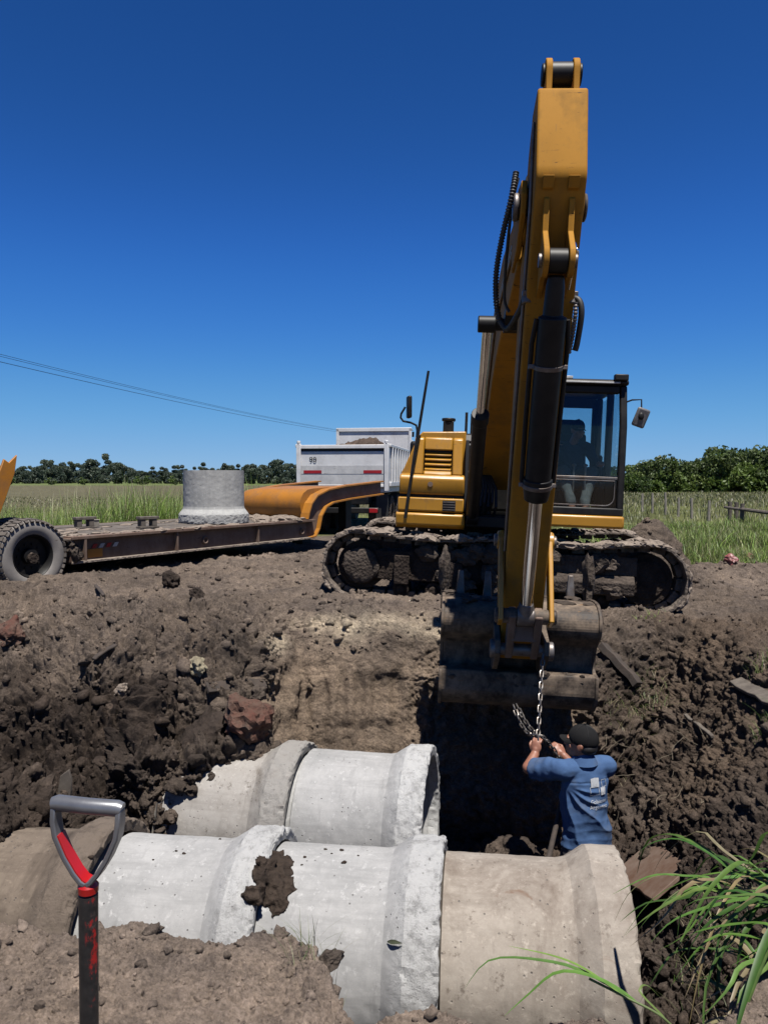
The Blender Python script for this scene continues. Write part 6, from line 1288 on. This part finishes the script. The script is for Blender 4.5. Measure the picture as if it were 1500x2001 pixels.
# the long arching leaf that crosses in front of the stained pipe
d_ = 2.05
st = [at(1345, 2040, d_), at(1290, 1985, d_), at(1215, 1945, d_ + .02), at(1150, 1912, d_ + .04)]
plant('long_leaf', 'long arching grass stalk with three leaves in front of the stained old pipe', [
    ([at(1225, 1950, d_ + .02), at(1150, 1905, d_ + .04), at(1075, 1880, d_ + .05), at(960, 1875, d_ + .06), at(905, 1935, d_ + .06)], .017, (.085, .16, .035)),
    ([at(1215, 1945, d_ + .02), at(1140, 1893, d_ + .05), at(1080, 1868, d_ + .08), at(992, 1848, d_ + .1)], .012, (.15, .24, .05)),
    ([at(1240, 1955, d_), at(1165, 1912, d_ + .02), at(1090, 1900, d_ + .03), at(1030, 1945, d_ + .03), at(985, 1985, d_ + .02)], .018, (.10, .20, .04)),
    ([at(1300, 1992, d_), at(1250, 1940, d_ + .03), at(1262, 1925, d_ + .05), at(1290, 1950, d_ + .06)], .010, (.12, .18, .05))], at(1345, 2040, d_), 'grass', None, st)
plant('long_leaf', 'single arching green leaf tip reaching over the bell of the stained pipe', [([at(1420, 1790, 2.9), at(1395, 1722, 2.95), at(1330, 1712, 3.0), at(1270, 1712, 3.0), at(1195, 1748, 3.0)], .020, (.085, .17, .03)), ([at(1390, 1800, 2.9), at(1360, 1728, 2.95), at(1290, 1770, 2.95), at(1288, 1815, 2.95)], .006, (.2, .24, .09))], at(1420, 1800, 2.9), 'grass')

# --- trees
def crown_mesh(name, n, clumps, leaf_s, seed, cols):
    r_ = np.random.default_rng(seed); V = []; w_ = np.array([c[1][0] * c[1][1] * c[1][2] for c in clumps]) ** .67; w_ /= w_.sum(); k = r_.choice(len(clumps), n, p=w_)
    d = r_.normal(size=(n, 3)); d /= np.linalg.norm(d, axis=1)[:, None]; rad = r_.uniform(.55, 1.06, n) ** .6; C = np.array([c[0] for c in clumps])[k]; S_ = np.array([c[1] for c in clumps])[k]; P = C + d * S_ * rad[:, None]
    P += .12 * S_ * fbm(P * 1.7, 2, seed)[:, None]
    a = r_.normal(size=(n, 3)); a /= np.linalg.norm(a, axis=1)[:, None]; b = np.cross(a, r_.normal(size=(n, 3))); b /= np.linalg.norm(b, axis=1)[:, None]; s = leaf_s * r_.uniform(.6, 1.4, n)[:, None]
    V = np.stack([P - a * s, P + b * s * .55, P + a * s, P - b * s * .55], 1).reshape(-1, 3); q = np.arange(4 * n).reshape(-1, 4); me = np_mesh(name, V, q); tone = np.array(cols)[r_.integers(0, len(cols), len(clumps))][k] * r_.uniform(.75, 1.25, (n, 1)); set_tint(me, np.repeat(tone, 4, 0)); me.materials.append(MAT['leaf']); return me
def tree_kind(seed, h, w_, n, ls, cols, low=.22, tall=False):
    r_ = random.Random(seed); cl = []
    for k in range(11 if not tall else 13): 
        t = r_.uniform(low, .92); ww = w_ * (.5 if tall else 1) * (1 - .55 * max(t - .4, 0)); a = r_.uniform(0, 6.28); q = ww * r_.uniform(.1, .7); s = r_.uniform(.24, .46) * w_ * (.7 if tall else 1)
        cl.append(((q * math.cos(a), q * math.sin(a), t * h), (s, s, s * r_.uniform(.55, .85))))
    cl.append(((0, 0, h * .93), (w_ * .28, w_ * .28, h * .09)))
    cm = crown_mesh('crown', n, cl, ls, seed, cols); m = MB(); m.tube([(0, 0, -.2), (.02 * h, 0, h * .3), (0, .02 * h, h * .72)], [h * .028, h * .02, h * .007], 8)
    for k in range(5): c = cl[k][0]; z = h * r_.uniform(.18, .45); m.tube([(0, 0, z), (c[0] * .5, c[1] * .5, (z + c[2]) / 2), c], [h * .011, h * .008, h * .003], 6)
    return cm, m
def make_tree(kind, name, label, cat, group):
    cm, m = kind; root = thing(name, label, cat, Vector((0, 0, 0)), group); c = bpy.data.objects.new('crown', cm); COL.objects.link(c); c.parent = root; m.build('trunk', MAT['bark'], root, smooth=60); return root
DK = [(.060, .086, .062), (.078, .105, .072), (.098, .124, .080), (.048, .070, .054)]; BG = [(.055, .095, .018), (.095, .145, .030), (.038, .068, .015), (.13, .175, .045), (.07, .10, .03)]
k1 = [tree_kind(s, 9.0, 5.2, 2200, .40, DK, .10) for s in (1, 2)]; k2 = [tree_kind(s, 11.5, 4.6, 2000, .40, DK, .15, True) for s in (3, 4)]
GL = 'trees on the far left horizon'
P1 = [make_tree(k, 'tree', 'dark round-crowned tree in the far tree line across the left field', 'tree', GL) for k in k1]; P2_ = [make_tree(k, 'tree', 'taller dark slim tree standing up from the far left tree line', 'tree', GL) for k in k2]
rr = random.Random(5); used = set()
def place(proto, x, y, s, rz):
    o = proto if id(proto) not in used else copy_tree(proto); used.add(id(proto)); o.location = (x, y, gz(x, y) if abs(x) < 50 and y < 80 else .1); o.rotation_euler = (0, 0, rz); o.scale = (s, s, s * rr.uniform(.9, 1.1)); return o
def hgt(px):          # crown height in photo pixels above the horizon along the left tree line
    pts_ = [(20, 20), (60, 25), (85, 38), (140, 34), (180, 42), (240, 36), (262, 34), (275, 14), (300, 22), (340, 20), (380, 28), (420, 26), (470, 26), (500, 36), (530, 44), (560, 30), (600, 26)]
    return float(np.interp(px, [p[0] for p in pts_], [p[1] for p in pts_]))
px = -60.0
_n = 0
while px < 640:
    _n += 1; d = rr.uniform(205, 250); tall = rr.random() < .28; pr_ = rr.choice(P2_ if tall else P1); base_h = 11.5 if tall else 9.0; hh = (hgt(max(px, 20)) * .80 * rr.uniform(.45, 1.2) * (1.2 if tall else 1)) / 1500 * d + 1.6; sc_ = hh / base_h
    place(pr_, (px - 750) / 1500 * d, d, max(sc_, .22), rr.uniform(0, 6.28))
    px += max(4.0, 9.5 * sc_ * 1.5) * rr.uniform(.6, 1.1)
# field bushes before the tree line
kb = [tree_kind(s, 2.4, 2.0, 700, .22, DK + BG, .15) for s in (8,)]; PB = [make_tree(k, 'bush', 'low dark bush at the far edge of the left field', 'bush', 'bushes at the far edge of the left field') for k in kb]
for px in (116, 118, 262, 285, 40, 180, 345): place(PB[0], (px - 750) / 1500 * 180, 178 + rr.uniform(-6, 6), rr.uniform(.5, 1.0), rr.uniform(0, 6))
# right-hand thicket
k3 = [tree_kind(s, 4.2, 3.4, 2600, .20, BG, .08) for s in (11, 12, 13)]
P3 = [make_tree(k, 'shrub', 'bushy bright green shrub in the thicket beyond the right field', 'shrub', 'shrubs in the thicket on the right') for k in k3]
px = 1180.0
while px < 1620:
    for row in range(2):
        d = 84 + 12 * row + rr.uniform(-4, 4); top = float(np.interp(px, [1180, 1220, 1260, 1300, 1340, 1370, 1400, 1440, 1470, 1500, 1600], [22, 27, 30, 36, 33, 40, 58, 50, 60, 52, 55])) * rr.uniform(.62, 1.1); hh = top / 1500 * d + 1.5; place(rr.choice(P3), (px + rr.uniform(-8, 8) - 750) / 1500 * d, d, max(hh / 4.3, .3), rr.uniform(0, 6.28))
    px += rr.uniform(15, 26)
# --- fence posts and rail on the right
GF = 'thin pale posts of the field fence'
for (px, yt, yb, d) in ((1254, 964, 990, 34), (1274, 963, 993, 32.5), (1300, 962, 996, 31), (1324, 972, 1004, 29.5), (1351, 973, 1007, 28), (1384, 978, 1013, 26.5)):
    t_ = at(px, yt, d); g = gz(t_.x, t_.y); m = MB(); m.tube([(t_.x, t_.y, g - .05), (t_.x + rr.uniform(-.02, .02), t_.y, (g + t_.z) / 2), (t_.x + rr.uniform(-.03, .03), t_.y, t_.z)], [.055, .05, .045], 8); solo('fence_post', m, MAT['postw'], 'thin pale wooden post in the row standing in the right field', 'post', GF)
a = at(1425, 980, 24.5); b = at(1449, 984, 23.5); m = MB()
fr_ = thing('wooden_gate_rail', 'grey wooden rail on two stout posts at the right edge of the field', 'fence', (a.x, a.y, gz(a.x, a.y)))
O_ = Vector((a.x, a.y, gz(a.x, a.y)))
for p_ in (a, a + Vector((.18, -.05, -.02)), b): m = MB(); m.tube([(p_.x - O_.x, p_.y - O_.y, -.1), (p_.x - O_.x, p_.y - O_.y, p_.z - O_.z)], [.065, .06], 10); m.build('post', MAT['wood'], fr_)
m = MB(); m.tube([at(1415, 991, 24.6) - O_, at(1449, 996, 23.5) - O_], .045, 8); m.build('rail', MAT['wood'], fr_); m = MB(); m.tube([at(1447, 995, 23.5) - O_, at(1500, 1002, 22.5) - O_, at(1560, 1010, 21.5) - O_], .055, 8); m.build('rail', MAT['wood'], fr_)
# --- power line
def wire(y0, y1, label, d0=32, d1=96, x1=735):
    A_ = at(-260, y0 - 62, d0 - 6); B_ = at(x1, y1, d1); m = MB(); m.tube([A_.lerp(B_, t) + Vector((0, 0, -1.0 * 4 * t * (1 - t) * .5)) for t in np.linspace(0, 1, 40)], .009 if y0 != 707 else .012, 5); solo('power_line', m, MAT['black'], label, 'wire', 'overhead power lines')
MAT['polem'] = MAT['postw']
wire(688, 850, 'topmost thin power line crossing the sky on the left'); wire(693, 851, 'power line just below the topmost one on the left'); wire(707, 853, 'lowest of the power lines crossing the sky on the left')
m = MB(); e = at(735, 850, 96); m.tube([(e.x, e.y, -.2), (e.x, e.y, e.z + .2)], [.15, .1], 10); up_ = thing('utility_pole', 'wooden utility pole far behind the white dump truck', 'pole', (0, 0, 0)); m.build('pole', MAT['postw'], up_); m = MB(); m.bb(e.x - .9, e.x + .9, e.y - .06, e.y + .06, e.z - .15, e.z); m.build('cross_arm', MAT['postw'], up_)
m = MB(); e = at(-260, 630, 26); m.tube([(e.x, e.y, -.2), (e.x, e.y, e.z + .2)], [.15, .1], 10); up_ = thing('utility_pole', 'wooden utility pole left of the picture carrying the power lines', 'pole', (0, 0, 0)); m.build('pole', MAT['postw'], up_); m = MB(); m.bb(e.x - .9, e.x + .9, e.y - .06, e.y + .06, e.z - .25, e.z - .1); m.build('cross_arm', MAT['postw'], up_)
